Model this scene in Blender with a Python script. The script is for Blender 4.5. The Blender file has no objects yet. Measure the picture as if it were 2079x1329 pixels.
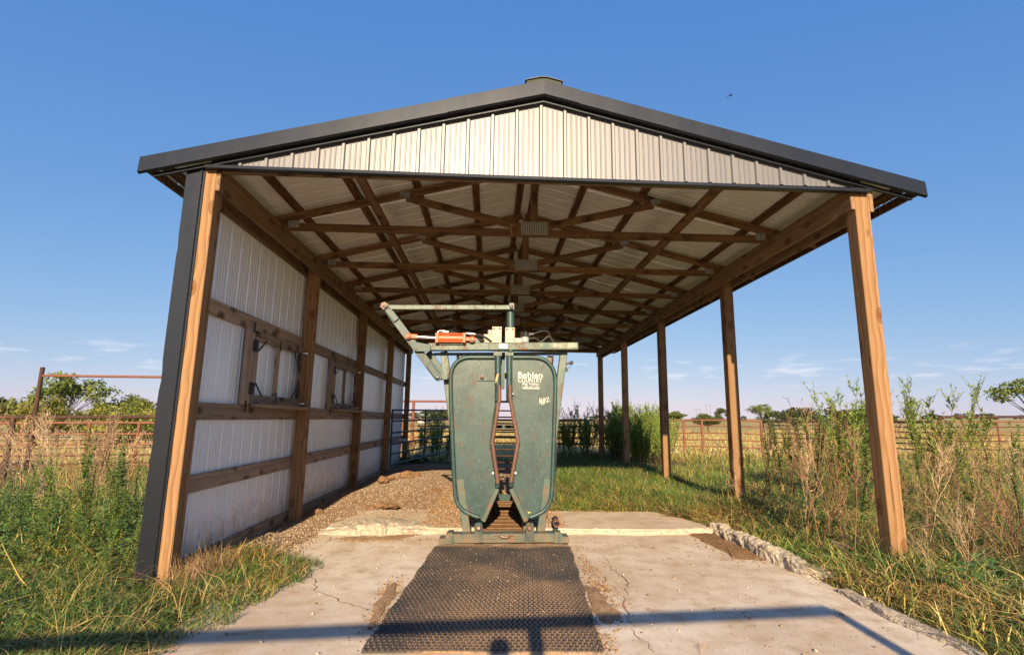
import bpy, bmesh, math, random
import numpy as np
from mathutils import Vector, Matrix, noise
random.seed(7); RNG = np.random.default_rng(7)
S = bpy.context.scene
COL = S.collection
rad = math.radians

# ---------------------------------------------------------------- camera, sky, sun, exposure
CF = dict(f=1056.62, pitch=0.1738, roll=0.0130, yaw=0.0393)
CAM = np.array([-0.4485, -4.5288, 1.3046])
_cy, _sy = math.cos(CF['yaw']), math.sin(CF['yaw']); _cp, _sp = math.cos(CF['pitch']), math.sin(CF['pitch'])
FW = np.array([_sy*_cp, _cy*_cp, _sp]); _r0 = np.array([_cy, -_sy, 0.]); _u0 = np.cross(_r0, FW)
RT = math.cos(CF['roll'])*_r0 + math.sin(CF['roll'])*_u0
UP = -math.sin(CF['roll'])*_r0 + math.cos(CF['roll'])*_u0
cam = bpy.data.cameras.new('camera'); camo = bpy.data.objects.new('camera', cam); COL.objects.link(camo)
cam.sensor_width = 36; cam.lens = CF['f']/2079*36; cam.clip_start = .05; cam.clip_end = 6000
M = Matrix.Identity(4)
for i in range(3):
    M[i][0] = RT[i]; M[i][1] = UP[i]; M[i][2] = -FW[i]; M[i][3] = CAM[i]
camo.matrix_world = M
S.camera = camo

SUN_EL, SUN_AZ = rad(22.3), rad(1.9)          # azimuth: how far the light swings towards +X while travelling along +Y
w = bpy.data.worlds.new('World'); S.world = w; w.use_nodes = True
nt = w.node_tree; nt.nodes.clear()
sky = nt.nodes.new('ShaderNodeTexSky'); sky.sky_type = 'NISHITA'; sky.sun_disc = False
sky.sun_elevation = SUN_EL; sky.sun_rotation = math.pi + SUN_AZ
sky.altitude = 200; sky.air_density = 1.0; sky.dust_density = 0.25; sky.ozone_density = 3.2
bg = nt.nodes.new('ShaderNodeBackground'); bg.inputs[1].default_value = 0.1
wo = nt.nodes.new('ShaderNodeOutputWorld')
tc = nt.nodes.new('ShaderNodeTexCoord'); sep = nt.nodes.new('ShaderNodeSeparateXYZ')
mp = nt.nodes.new('ShaderNodeMapping'); mp.inputs['Scale'].default_value = (9, 9, 55)
nz = nt.nodes.new('ShaderNodeTexNoise'); nz.inputs['Scale'].default_value = 1.6; nz.inputs['Detail'].default_value = 7
rp = nt.nodes.new('ShaderNodeValToRGB'); rp.color_ramp.elements[0].position = .55; rp.color_ramp.elements[1].position = .75
bd = nt.nodes.new('ShaderNodeValToRGB'); cr = bd.color_ramp
cr.elements[0].position = .055; cr.elements[0].color = (0, 0, 0, 1); cr.elements[1].position = .075; cr.elements[1].color = (1, 1, 1, 1)
e = cr.elements.new(.1); e.color = (.8, .8, .8, 1); e = cr.elements.new(.12); e.color = (0, 0, 0, 1)
mu = nt.nodes.new('ShaderNodeMath'); mu.operation = 'MULTIPLY'
mu2 = nt.nodes.new('ShaderNodeMath'); mu2.operation = 'MULTIPLY'; mu2.inputs[1].default_value = .6
mx = nt.nodes.new('ShaderNodeMix'); mx.data_type = 'RGBA'; mx.inputs['B'].default_value = (5.0, 4.9, 5.3, 1)
L = nt.links.new
L(tc.outputs['Generated'], sep.inputs[0]); L(tc.outputs['Generated'], mp.inputs[0]); L(mp.outputs[0], nz.inputs['Vector'])
L(nz.outputs[0], rp.inputs[0]); L(sep.outputs[2], bd.inputs[0]); L(rp.outputs[0], mu.inputs[0]); L(bd.outputs[0], mu.inputs[1])
L(mu.outputs[0], mu2.inputs[0]); L(mu2.outputs[0], mx.inputs['Factor']); sp = nt.nodes.new('ShaderNodeSeparateColor'); cb = nt.nodes.new('ShaderNodeCombineColor'); L(sky.outputs[0], sp.inputs[0])
for i_, (gm_, k_) in enumerate(((.86, .655), (.55, 1.10), (.25, 2.48))):     # film-like response of the sky colour, the same over the whole dome
    pw_ = nt.nodes.new('ShaderNodeMath'); pw_.operation = 'POWER'; pw_.inputs[1].default_value = gm_; L(sp.outputs[i_], pw_.inputs[0])
    ml_ = nt.nodes.new('ShaderNodeMath'); ml_.operation = 'MULTIPLY'; ml_.inputs[1].default_value = k_; L(pw_.outputs[0], ml_.inputs[0]); L(ml_.outputs[0], cb.inputs[i_])
L(cb.outputs[0], mx.inputs['A']); L(mx.outputs['Result'], bg.inputs[0]); L(bg.outputs[0], wo.inputs[0])

sl = bpy.data.lights.new('sun', 'SUN'); sl.energy = 4.9; sl.angle = rad(.55); sl.color = (1, .775, .50)
so = bpy.data.objects.new('sun', sl); COL.objects.link(so)
ldir = Vector((math.sin(SUN_AZ)*math.cos(SUN_EL), math.cos(SUN_AZ)*math.cos(SUN_EL), -math.sin(SUN_EL)))
so.rotation_euler = ldir.to_track_quat('-Z', 'Y').to_euler(); so.location = (0, -20, 12)
S.view_settings.view_transform = 'Standard'; S.view_settings.look = 'None'; S.view_settings.gamma = 1
S.view_settings.use_curve_mapping = False; S.view_settings.exposure = 1.0
S.cycles.max_bounces = 8; S.cycles.diffuse_bounces = 5

# ---------------------------------------------------------------- measuring helpers (photo pixel -> point on a known plane)
def _ray(x, y): return FW + RT*(x-1039.5)/CF['f'] - UP*(y-664.5)/CF['f']
def onz(x, y, z=0.):
    d = _ray(x, y); return CAM + d*(z-CAM[2])/d[2]
def ony(x, y, Y):
    d = _ray(x, y); return CAM + d*(Y-CAM[1])/d[1]

# ---------------------------------------------------------------- object helpers
WM = {}
def setp(o, label=None, cat=None, group=None, kind=None):
    if label: o['label'] = label
    if cat: o['category'] = cat
    if group: o['group'] = group
    if kind: o['kind'] = kind
    return o
def thing(name, label, cat, loc=(0, 0, 0), group=None):
    o = bpy.data.objects.new(name, None); COL.objects.link(o); o.empty_display_size = .2
    o.location = loc; WM[o.name] = Matrix.Translation(loc)
    return setp(o, label, cat, group)
def link(name, me, parent=None, mw=None):
    o = bpy.data.objects.new(name, me); COL.objects.link(o)
    mw = mw or Matrix.Identity(4)
    if parent is not None:
        o.parent = parent; o.matrix_basis = WM[parent.name].inverted() @ mw
    else: o.matrix_basis = mw
    WM[o.name] = mw.copy()
    return o

class MB:
    """collects shapes; build() makes ONE mesh object"""
    def __init__(s): s.V = []; s.F = []; s.n = 0; s.C = []
    def add(s, V, F, col=None):
        V = np.asarray(V, float).reshape(-1, 3)
        s.V.append(V)
        for f in F: s.F.append(tuple(int(i)+s.n for i in f))
        if col is not None: s.C.append(np.broadcast_to(np.asarray(col, float), (len(V), 4)))
        s.n += len(V); return s
    def box(s, a, b):
        x0, y0, z0 = a; x1, y1, z1 = b
        V = [(x0,y0,z0),(x1,y0,z0),(x1,y1,z0),(x0,y1,z0),(x0,y0,z1),(x1,y0,z1),(x1,y1,z1),(x0,y1,z1)]
        return s.add(V, [(0,3,2,1),(4,5,6,7),(0,1,5,4),(1,2,6,5),(2,3,7,6),(3,0,4,7)])
    def bar(s, p0, p1, wd, ht, up=(0, 0, 1)):
        p0 = np.array(p0, float); p1 = np.array(p1, float); d = p1-p0; d /= np.linalg.norm(d)
        u = np.array(up, float); sd = np.cross(d, u); sd /= np.linalg.norm(sd); u = np.cross(sd, d)
        V = []
        for p in (p0, p1):
            for a, b in ((-1,-1),(1,-1),(1,1),(-1,1)): V.append(p+sd*a*wd/2+u*b*ht/2)
        return s.add(V, [(0,1,2,3),(7,6,5,4),(0,4,5,1),(1,5,6,2),(2,6,7,3),(3,7,4,0)])
    def prism(s, pts, y0, y1):
        """pts: (x,z) outline seen from -Y, extruded along Y"""
        n = len(pts); V = [(p[0], y0, p[1]) for p in pts]+[(p[0], y1, p[1]) for p in pts]
        F = [tuple(range(n)), tuple(range(2*n-1, n-1, -1))]
        for i in range(n): j = (i+1) % n; F.append((i, i+n, j+n, j))
        return s.add(V, F)
    def tube(s, path, r, sides=10, cap=True):
        P = np.array(path, float); n = len(P)
        rr = np.broadcast_to(np.asarray(r, float), (n,))
        T = np.gradient(P, axis=0); T /= np.linalg.norm(T, axis=1)[:, None]+1e-12
        a = np.array([0, 0, 1.]) if abs(T[0][2]) < .9 else np.array([0, 1., 0])
        u = np.cross(T[0], a); u /= np.linalg.norm(u); V = []
        for i in range(n):
            u = u-T[i]*(u@T[i]); u /= np.linalg.norm(u)+1e-12; v = np.cross(T[i], u)
            for k in range(sides):
                t = 2*math.pi*k/sides; V.append(P[i]+rr[i]*(math.cos(t)*u+math.sin(t)*v))
        F = []
        for i in range(n-1):
            for k in range(sides):
                k2 = (k+1) % sides; F.append((i*sides+k, i*sides+k2, (i+1)*sides+k2, (i+1)*sides+k))
        if cap: F.append(tuple(range(sides-1, -1, -1))); F.append(tuple((n-1)*sides+k for k in range(sides)))
        return s.add(V, F)
    def mesh(s, name, mat, smooth=False, bev=0):
        V = np.concatenate(s.V); me = bpy.data.meshes.new(name); me.from_pydata(V.tolist(), [], s.F)
        if bev:
            bm = bmesh.new(); bm.from_mesh(me)
            bmesh.ops.bevel(bm, geom=bm.edges[:], offset=bev, segments=1, affect='EDGES', clamp_overlap=True)
            bm.to_mesh(me); bm.free()
        me.materials.append(mat)
        if smooth: me.polygons.foreach_set('use_smooth', [True]*len(me.polygons)); 
        if smooth:
            try: me.set_sharp_from_angle(angle=rad(40))
            except Exception: pass
        me.update(); return me
    def build(s, name, mat, parent=None, smooth=False, bev=0):
        V = np.concatenate(s.V); c = (V.min(0)+V.max(0))/2
        s.V = [V-c]
        return link(name, s.mesh(name, mat, smooth, bev), parent, Matrix.Translation(c.tolist()))

def quads_mesh(name, V, Q, mat, col=None, smooth=False):
    """big numpy mesh: V (n,3), Q (m,4)"""
    me = bpy.data.meshes.new(name); n = len(V); m = len(Q)
    me.vertices.add(n); me.vertices.foreach_set('co', np.asarray(V, np.float32).ravel())
    me.loops.add(m*4); me.loops.foreach_set('vertex_index', np.asarray(Q, np.int32).ravel())
    me.polygons.add(m); me.polygons.foreach_set('loop_start', np.arange(m, dtype=np.int32)*4)
    me.polygons.foreach_set('loop_total', np.full(m, 4, np.int32))
    if smooth: me.polygons.foreach_set('use_smooth', np.ones(m, bool))
    me.update(calc_edges=True)
    if col is not None:
        a = me.color_attributes.new('col', 'FLOAT_COLOR', 'POINT'); a.data.foreach_set('color', np.asarray(col, np.float32).ravel())
    me.materials.append(mat); return me

_bm_cache = {}
def board(name, parent, p0, p1, h, t, mat, up=(0, 0, 1), bev=.003):
    """timber of length |p1-p0|, h along up, t across; its own local X runs along the grain"""
    p0 = Vector(p0); p1 = Vector(p1); d = (p1-p0); Ln = d.length; d.normalize()
    u = Vector(up); sd = u.cross(d).normalized(); u = d.cross(sd)
    key = (name, round(Ln, 3), h, t, mat.name, bev)
    if key not in _bm_cache:
        _bm_cache[key] = MB().box((-Ln/2, -t/2, -h/2), (Ln/2, t/2, h/2)).mesh(name, mat, bev=bev)
    R = Matrix((d, sd, u)).transposed().to_4x4()
    return link(name, _bm_cache[key], parent, Matrix.Translation((p0+p1)/2) @ R)

# ---------------------------------------------------------------- materials
def N(t, typ, **kw):
    n = t.nodes.new(typ)
    for k, v in kw.items():
        if k in n.inputs.keys() if hasattr(n.inputs, 'keys') else False: n.inputs[k].default_value = v
        else: setattr(n, k, v)
    return n
def base_mat(name):
    m = bpy.data.materials.new(name); m.use_nodes = True; t = m.node_tree
    return m, t, t.nodes['Principled BSDF']
def ramp(t, src, stops):
    r = t.nodes.new('ShaderNodeValToRGB'); e = r.color_ramp.elements
    while len(e) < len(stops): e.new(.5)
    for i, (p, c) in enumerate(stops):
        e[i].position = p; e[i].color = (*c, 1) if len(c) == 3 else c
    t.links.new(src, r.inputs[0]); return r.outputs[0]
def g(v): return (v, v, v)
def mixc(t, f, a, b, mode='MIX'):
    m = t.nodes.new('ShaderNodeMix'); m.data_type = 'RGBA'; m.blend_type = mode
    for s, v in (('Factor', f), ('A', a), ('B', b)):
        if isinstance(v, (int, float)): m.inputs[s].default_value = v
        elif isinstance(v, tuple): m.inputs[s].default_value = (*v, 1)
        else: t.links.new(v, m.inputs[s])
    return m.outputs['Result']
def noi(t, vec, scale, detail=5, rough=.55, dist=0):
    n = t.nodes.new('ShaderNodeTexNoise'); n.inputs['Scale'].default_value = scale; n.inputs['Detail'].default_value = detail
    n.inputs['Roughness'].default_value = rough; n.inputs['Distortion'].default_value = dist
    if vec is not None: t.links.new(vec, n.inputs['Vector'])
    return n.outputs[0]
def vmap(t, vec, scale=(1, 1, 1), loc=None):
    m = t.nodes.new('ShaderNodeMapping'); m.inputs['Scale'].default_value = scale
    t.links.new(vec, m.inputs[0])
    if loc is not None: t.links.new(loc, m.inputs['Location'])
    return m.outputs[0]
def math_(t, op, a, b=0.):
    m = t.nodes.new('ShaderNodeMath'); m.operation = op
    for i, v in enumerate((a, b)):
        if isinstance(v, (int, float)): m.inputs[i].default_value = v
        else: t.links.new(v, m.inputs[i])
    return m.outputs[0]
def bump(t, b, h, strength=.3, dist=.01):
    n = t.nodes.new('ShaderNodeBump'); n.inputs['Strength'].default_value = strength; n.inputs['Distance'].default_value = dist
    t.links.new(h, n.inputs['Height']); t.links.new(n.outputs[0], b.inputs['Normal'])
def obj_vec(t):
    c = t.nodes.new('ShaderNodeTexCoord'); oi = t.nodes.new('ShaderNodeObjectInfo')
    v = t.nodes.new('ShaderNodeCombineXYZ')
    t.links.new(math_(t, 'MULTIPLY', oi.outputs['Random'], 37.), v.inputs[0])
    t.links.new(math_(t, 'MULTIPLY', oi.outputs['Random'], .13), v.inputs[1])
    t.links.new(math_(t, 'MULTIPLY', oi.outputs['Random'], .09), v.inputs[2])
    a = t.nodes.new('ShaderNodeVectorMath'); a.operation = 'ADD'
    t.links.new(c.outputs['Object'], a.inputs[0]); t.links.new(v.outputs[0], a.inputs[1])
    return a.outputs[0], oi.outputs['Random']
def world_vec(t):
    gn = t.nodes.new('ShaderNodeNewGeometry'); return gn.outputs['Position']

def wood(name, light, dark, knot=(.06, .03, .015), grey=0., stain=.35, ringscale=5.5):
    m, t, b = base_mat(name); v, rnd = obj_vec(t)
    wv = t.nodes.new('ShaderNodeTexWave'); wv.wave_type = 'RINGS'; wv.rings_direction = 'X'; wv.wave_profile = 'SAW'
    wv.inputs['Scale'].default_value = ringscale; wv.inputs['Distortion'].default_value = 5.5; wv.inputs['Detail'].default_value = 2.0
    wv.inputs['Detail Scale'].default_value = .9
    t.links.new(vmap(t, v, (.42, 1, 1)), wv.inputs['Vector'])
    fib = noi(t, vmap(t, v, (2.5, 90, 90)), 1., 4, .6)
    col = ramp(t, wv.outputs['Fac'], [(.0, light), (.55, tuple((l*.62+d*.38) for l, d in zip(light, dark))), (1., dark)])
    col = mixc(t, math_(t, 'MULTIPLY', fib, .32), col, dark)
    big = noi(t, vmap(t, v, (.9, 5, 5)), 1.3, 4, .6)
    col = mixc(t, ramp(t, big, [(.45, g(0)), (.75, g(stain))]), col, tuple(c*.35 for c in dark))
    if grey: col = mixc(t, ramp(t, noi(t, vmap(t, v, (1.2, 9, 9)), 2., 5, .65), [(.35, g(0)), (.7, g(grey))]), col, (.23, .20, .175))
    vo = t.nodes.new('ShaderNodeTexVoronoi'); vo.inputs['Scale'].default_value = 1.; t.links.new(vmap(t, v, (3.2, 6., 6.)), vo.inputs['Vector'])
    kn = ramp(t, vo.outputs['Distance'], [(.07, g(1)), (.17, g(.5)), (.22, g(.8)), (.28, g(0))])
    col = mixc(t, kn, col, knot)
    ck = ramp(t, noi(t, vmap(t, v, (.55, 26, 26)), 1.5, 3, .5), [(.66, g(0)), (.70, g(.75))])
    col = mixc(t, ck, col, (.025, .013, .007))
    hs = t.nodes.new('ShaderNodeHueSaturation'); t.links.new(col, hs.inputs['Color'])
    t.links.new(math_(t, 'ADD', math_(t, 'MULTIPLY', rnd, .45), .78), hs.inputs['Value'])
    t.links.new(hs.outputs[0], b.inputs['Base Color'])
    b.inputs['Roughness'].default_value = .78; b.inputs['Specular IOR Level'].default_value = .25
    bump(t, b, math_(t, 'SUBTRACT', fib, ck), .35, .004)
    return m
W_POST = wood('post timber', (.34, .205, .105), (.205, .105, .045), knot=(.14, .055, .02), stain=.12)
W_TRUSS = wood('truss timber', (.275, .155, .072), (.145, .073, .032), stain=.38)
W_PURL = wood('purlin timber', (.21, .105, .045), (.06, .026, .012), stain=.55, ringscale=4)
W_GIRT = wood('girt timber', (.45, .32, .215), (.26, .165, .10), grey=.7, stain=.3)
W_PLATE = wood('plate timber', (.29, .175, .09), (.165, .088, .042), grey=.3, stain=.35)
W_HATCH = wood('hatch timber', (.46, .34, .24), (.27, .18, .12), grey=.75, stain=.35)

def sheet(name, c, rough, metal, dirt, dirtcol, spec=.5, splash=False):
    m, t, b = base_mat(name); p = world_vec(t); v, rnd = obj_vec(t)
    n1 = noi(t, vmap(t, p, (3, 3, .8)), 1.5, 5, .6); n2 = noi(t, p, 22., 3, .6)
    col = mixc(t, ramp(t, n1, [(.4, g(0)), (.8, g(dirt))]), c, dirtcol)
    col = mixc(t, ramp(t, n2, [(.62, g(0)), (.75, g(dirt*.7))]), col, dirtcol)
    if splash:   # dust and mud thrown up along the foot of the wall
        sz_ = t.nodes.new('ShaderNodeSeparateXYZ'); t.links.new(p, sz_.inputs[0])
        dn = math_(t, 'ADD', math_(t, 'MULTIPLY', noi(t, p, 5., 6, .75), .6), ramp(t, sz_.outputs[2], [(.0, g(.36)), (.7, g(0))]))
        col = mixc(t, ramp(t, dn, [(.46, g(0)), (.72, g(.75))]), col, (.40, .30, .21))
    t.links.new(col, b.inputs['Base Color'])
    t.links.new(ramp(t, n1, [(.2, g(rough)), (.9, g(rough+.08))]), b.inputs['Roughness'])
    b.inputs['Metallic'].default_value = metal; b.inputs['Specular IOR Level'].default_value = spec
    bump(t, b, noi(t, vmap(t, p, (1, 1, .5)), 2.2, 1), .05, .01)
    return m
M_GABLE = sheet('taupe siding metal', (.150, .152, .168), .40, .30, .12, (.20, .17, .15), .35)
M_WALL = sheet('white wall metal', (.88, .91, .95), .26, .05, .10, (.52, .46, .40), .7, splash=True)
M_ROOF = sheet('roof underside metal', (.80, .785, .75), .30, .15, .25, (.42, .35, .27))
M_TRIM = sheet('charcoal trim metal', (.022, .027, .037), .30, .5, .08, (.03, .03, .03), .6)
def painted(name, c, worn, rust_amt=.35, rough=.42, pale=(.20, .23, .20), rust=(.20, .07, .03), splash=False):
    m, t, b = base_mat(name); p = world_vec(t)
    fade = noi(t, vmap(t, p, (2, 2, 1)), 2.2, 6, .65)
    col = mixc(t, ramp(t, fade, [(.35, g(0)), (.75, g(1))]), c, worn)
    sc = noi(t, vmap(t, p, (52, 52, 26)), 1., 6, .75, .3)
    col = mixc(t, ramp(t, sc, [(.58, g(0)), (.68, g(.5))]), col, pale)
    blot = noi(t, vmap(t, p, (5, 5, 2.2)), 1.6, 5, .75); fine = noi(t, vmap(t, p, (75, 75, 30)), 1., 5, .8)
    rm = math_(t, 'ADD', math_(t, 'MULTIPLY', blot, .55), math_(t, 'MULTIPLY', fine, .62))
    rs = ramp(t, rm, [(.675-rust_amt*.12, g(0)), (.75-rust_amt*.12, g(.8))])
    col = mixc(t, rs, col, rust)
    t.links.new(col, b.inputs['Base Color'])
    t.links.new(mixc(t, rs, g(rough), g(.85)), b.inputs['Roughness'])
    sz_ = t.nodes.new('ShaderNodeSeparateXYZ'); t.links.new(p, sz_.inputs[0])
    dn = math_(t, 'ADD', math_(t, 'MULTIPLY', noi(t, vmap(t, p, (9, 9, 6)), 1.3, 6, .75), .7), ramp(t, sz_.outputs[2], [(.02, g(.30)), (.55, g(.0))]))
    df = ramp(t, dn, [(.52, g(0)), (.74, g(.7))])
    if splash: col = mixc(t, df, col, (.20, .135, .08)); t.links.new(col, b.inputs['Base Color'])
    bump(t, b, math_(t, 'ADD', math_(t, 'SUBTRACT', fade, rs), math_(t, 'MULTIPLY', noi(t, p, 3.2, 2), 2.5 if splash else 0.)), .2, .008)
    return m
M_GREEN = painted('weathered green paint', (.011, .041, .043), (.036, .078, .076), .20, splash=True)
M_GREEN2 = painted('worn green paint', (.032, .075, .063), (.085, .130, .105), .62, splash=True)
M_RUSTBAR = painted('rubbed rusty bar', (.105, .052, .036), (.17, .092, .066), .5, .38, pale=(.3, .2, .15), rust=(.10, .035, .015))
M_ORANGE = painted('orange cylinder paint', (.50, .085, .022), (.55, .12, .045), .05, .4, pale=(.7, .3, .15))
M_RUST = painted('brown rusted pipe', (.035, .016, .011), (.065, .028, .017), .55, .8, pale=(.16, .08, .05), rust=(.16, .055, .022))
M_RUST2 = painted('red rusted pipe', (.17, .060, .033), (.235, .095, .055), .5, .75, pale=(.26, .15, .10), rust=(.14, .045, .02))
M_BLUEG = painted('dark blue gate paint', (.016, .032, .05), (.03, .05, .068), .12, .45)
M_CREAM = painted('cream plate', (.40, .37, .29), (.36, .33, .25), .0, .5, pale=(.5, .45, .35))
def plain(name, c, rough=.5, metal=0., spec=.5, var=.12):
    m, t, b = base_mat(name); n = noi(t, world_vec(t), 35., 4, .65)
    t.links.new(mixc(t, ramp(t, n, [(.3, g(0)), (.8, g(1))]), c, tuple(x*(1-var*2) for x in c)), b.inputs['Base Color'])
    b.inputs['Roughness'].default_value = rough; b.inputs['Metallic'].default_value = metal; b.inputs['Specular IOR Level'].default_value = spec
    return m
M_BLACK = plain('black hardware', (.018, .018, .02), .5)
M_HOSE = plain('black rubber hose', (.028, .025, .024), .6)
M_STEEL = plain('bright steel', (.62, .61, .60), .28, .95)
M_GALV = plain('galvanised plate', (.50, .49, .47), .5, .15)
M_WHITE = plain('white decal', (.6, .6, .6), .55, var=.05)
M_DECAL = plain('green decal film', (.035, .070, .058), .4)
def gusset_mat():
    m, t, b = base_mat('toothed truss plate'); c = t.nodes.new('ShaderNodeTexCoord'); wv = t.nodes.new('ShaderNodeTexWave'); wv.bands_direction = 'X'
    wv.inputs['Scale'].default_value = 15; t.links.new(c.outputs['Object'], wv.inputs['Vector'])
    t.links.new(ramp(t, wv.outputs['Fac'], [(.25, (.10, .09, .08)), (.55, (.46, .45, .43))]), b.inputs['Base Color']); b.inputs['Roughness'].default_value = .5; return m
M_GUSSET = gusset_mat()
M_GREYP = plain('grey plastic', (.42, .42, .42), .5)
M_CHALK = plain('pale chalk mark', (.50, .58, .52), .9)
M_DKGREEN = plain('ridge cap foam', (.030, .042, .022), .7)
M_PYL = plain('grey pylon steel', (.20, .21, .23), .6)
M_BIRD = plain('dark feathers', (.02, .018, .017), .7)

def ground_mat():
    m, t, b = base_mat('ground soil and pasture'); p = world_vec(t)
    ag = t.nodes.new('ShaderNodeAttribute'); ag.attribute_name = 'gravel'
    al = t.nodes.new('ShaderNodeAttribute'); al.attribute_name = 'lush'
    big = noi(t, p, .16, 6, .6); mid = noi(t, p, 1.7, 6, .65); fine = noi(t, p, 28., 6, .7)
    straw = ramp(t, big, [(.33, (.38, .28, .105)), (.5, (.47, .35, .15)), (.6, (.28, .26, .075)), (.72, (.50, .38, .175))])
    straw = mixc(t, ramp(t, mid, [(.35, g(0)), (.7, g(.5))]), straw, (.34, .26, .10))
    soil = ramp(t, fine, [(.3, (.07, .062, .022)), (.6, (.14, .125, .045)), (.8, (.21, .17, .07))])
    lush = mixc(t, math_(t, 'ADD', al.outputs['Fac'], math_(t, 'MULTIPLY', math_(t, 'SUBTRACT', mid, .5), .5)), straw, soil)
    gr = ramp(t, fine, [(.25, (.14, .085, .048)), (.45, (.27, .185, .12)), (.62, (.36, .265, .18)), (.8, (.46, .36, .27))])
    dirt = ramp(t, fine, [(.25, (.13, .07, .032)), (.55, (.24, .135, .066)), (.8, (.33, .20, .11))])
    gr = mixc(t, ramp(t, mid, [(.45, g(0)), (.68, g(.8))]), gr, dirt)
    f = math_(t, 'ADD', ag.outputs['Fac'], math_(t, 'MULTIPLY', math_(t, 'SUBTRACT', mid, .5), .6))
    t.links.new(mixc(t, ramp(t, f, [(.42, g(0)), (.58, g(1))]), lush, gr), b.inputs['Base Color'])
    b.inputs['Roughness'].default_value = .95; b.inputs['Specular IOR Level'].default_value = .1
    bump(t, b, math_(t, 'ADD', mid, math_(t, 'MULTIPLY', fine, .5)), .7, .03)
    return m
def concrete_mat():
    m, t, b = base_mat('warm concrete'); p = world_vec(t)
    big = noi(t, p, .7, 6, .6, .6); mid = noi(t, p, 4.5, 6, .65); fine = noi(t, p, 70., 4, .7)
    col = ramp(t, big, [(.3, (.46, .365, .27)), (.48, (.58, .49, .395)), (.66, (.67, .60, .515))])
    col = mixc(t, ramp(t, mid, [(.44, g(0)), (.66, g(.7))]), col, (.41, .29, .18))
    strk = noi(t, vmap(t, p, (1.2, 2.6, 1)), 1.5, 6, .65, .8)
    col = mixc(t, ramp(t, strk, [(.5, g(0)), (.75, g(.4))]), col, (.66, .60, .54))
    col = mixc(t, ramp(t, fine, [(.28, g(.7)), (.47, g(0))]), col, (.30, .225, .15))
    col = mixc(t, ramp(t, noi(t, p, 9., 6, .75), [(.60, g(0)), (.68, g(.55))]), col, (.30, .20, .125))
    t.links.new(col, b.inputs['Base Color']); b.inputs['Roughness'].default_value = .88; b.inputs['Specular IOR Level'].default_value = .2
    bump(t, b, math_(t, 'ADD', mid, math_(t, 'MULTIPLY', fine, .35)), .28, .008)
    return m
def rough_mat(name, a, c, d, scale=18):
    m, t, b = base_mat(name); p = world_vec(t)
    n = noi(t, p, scale, 6, .7); n2 = noi(t, p, scale*4, 3, .6)
    col = ramp(t, n, [(.3, a), (.52, c), (.75, d)])
    col = mixc(t, ramp(t, n2, [(.3, g(.5)), (.5, g(0))]), col, tuple(x*.6 for x in a))
    t.links.new(col, b.inputs['Base Color']); b.inputs['Roughness'].default_value = .95; b.inputs['Specular IOR Level'].default_value = .12
    bump(t, b, math_(t, 'ADD', n, math_(t, 'MULTIPLY', n2, .5)), .6, .015)
    return m
M_DUST = rough_mat('loose dusty dirt', (.22, .135, .078), (.34, .225, .135), (.46, .33, .22), 26)
M_GROUND = ground_mat(); M_CONC = concrete_mat()
M_LIP = rough_mat('broken concrete', (.32, .26, .185), (.47, .405, .32), (.56, .505, .425))
M_DIRT = rough_mat('brown dirt', (.15, .085, .045), (.26, .155, .082), (.37, .245, .145), 30)
def stone_mat():
    m, t, b = base_mat('gravel stone'); a = t.nodes.new('ShaderNodeAttribute'); a.attribute_name = 'col'
    t.links.new(a.outputs['Color'], b.inputs['Base Color']); b.inputs['Roughness'].default_value = .9; b.inputs['Specular IOR Level'].default_value = .15
    return m
M_STONE = stone_mat()
def leaf_mat(name, trans=.25, rough=.6):
    m, t, b = base_mat(name); a = t.nodes.new('ShaderNodeAttribute'); a.attribute_name = 'col'
    oi = t.nodes.new('ShaderNodeObjectInfo'); hs = t.nodes.new('ShaderNodeHueSaturation')
    t.links.new(a.outputs['Color'], hs.inputs['Color'])
    t.links.new(math_(t, 'ADD', math_(t, 'MULTIPLY', oi.outputs['Random'], .3), .85), hs.inputs['Value'])
    t.links.new(math_(t, 'ADD', math_(t, 'MULTIPLY', oi.outputs['Random'], .02), .49), hs.inputs['Hue'])
    t.links.new(hs.outputs[0], b.inputs['Base Color']); b.inputs['Roughness'].default_value = rough; b.inputs['Specular IOR Level'].default_value = .3
    tr = t.nodes.new('ShaderNodeBsdfTranslucent'); t.links.new(hs.outputs[0], tr.inputs[0])
    ms = t.nodes.new('ShaderNodeMixShader'); ms.inputs[0].default_value = trans
    t.links.new(b.outputs[0], ms.inputs[1]); t.links.new(tr.outputs[0], ms.inputs[2])
    t.links.new(ms.outputs[0], t.nodes['Material Output'].inputs[0])
    return m
M_LEAF = leaf_mat('leaf green'); M_GRASS = leaf_mat('grass blade', .3, .5); M_STEM = leaf_mat('plant stem', .05, .8)
M_BARK = rough_mat('bark', (.05, .035, .022), (.10, .072, .048), (.16, .12, .085), 9)
def mat_rubber():
    m, t, b = base_mat('dusty rubber'); p = world_vec(t)
    n = noi(t, p, 1.6, 5, .6); f = noi(t, p, 40., 5, .7)
    vd = t.nodes.new('ShaderNodeVectorMath'); vd.operation = 'DISTANCE'; t.links.new(vmap(t, p, (1, .62, 0)), vd.inputs[0]); vd.inputs[1].default_value = (-.33, -.45, 0)
    n = math_(t, 'ADD', math_(t, 'MULTIPLY', n, .62), ramp(t, vd.outputs['Value'], [(.15, g(.37)), (.8, g(0))]))
    k = math_(t, 'ADD', math_(t, 'MULTIPLY', n, .75), math_(t, 'MULTIPLY', f, .4))
    t.links.new(mixc(t, ramp(t, k, [(.46, g(0)), (.62, g(.95))]), (.060, .052, .046), (.36, .225, .125)), b.inputs['Base Color'])
    b.inputs['Roughness'].default_value = .8; bump(t, b, f, .3, .004); return m
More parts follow.
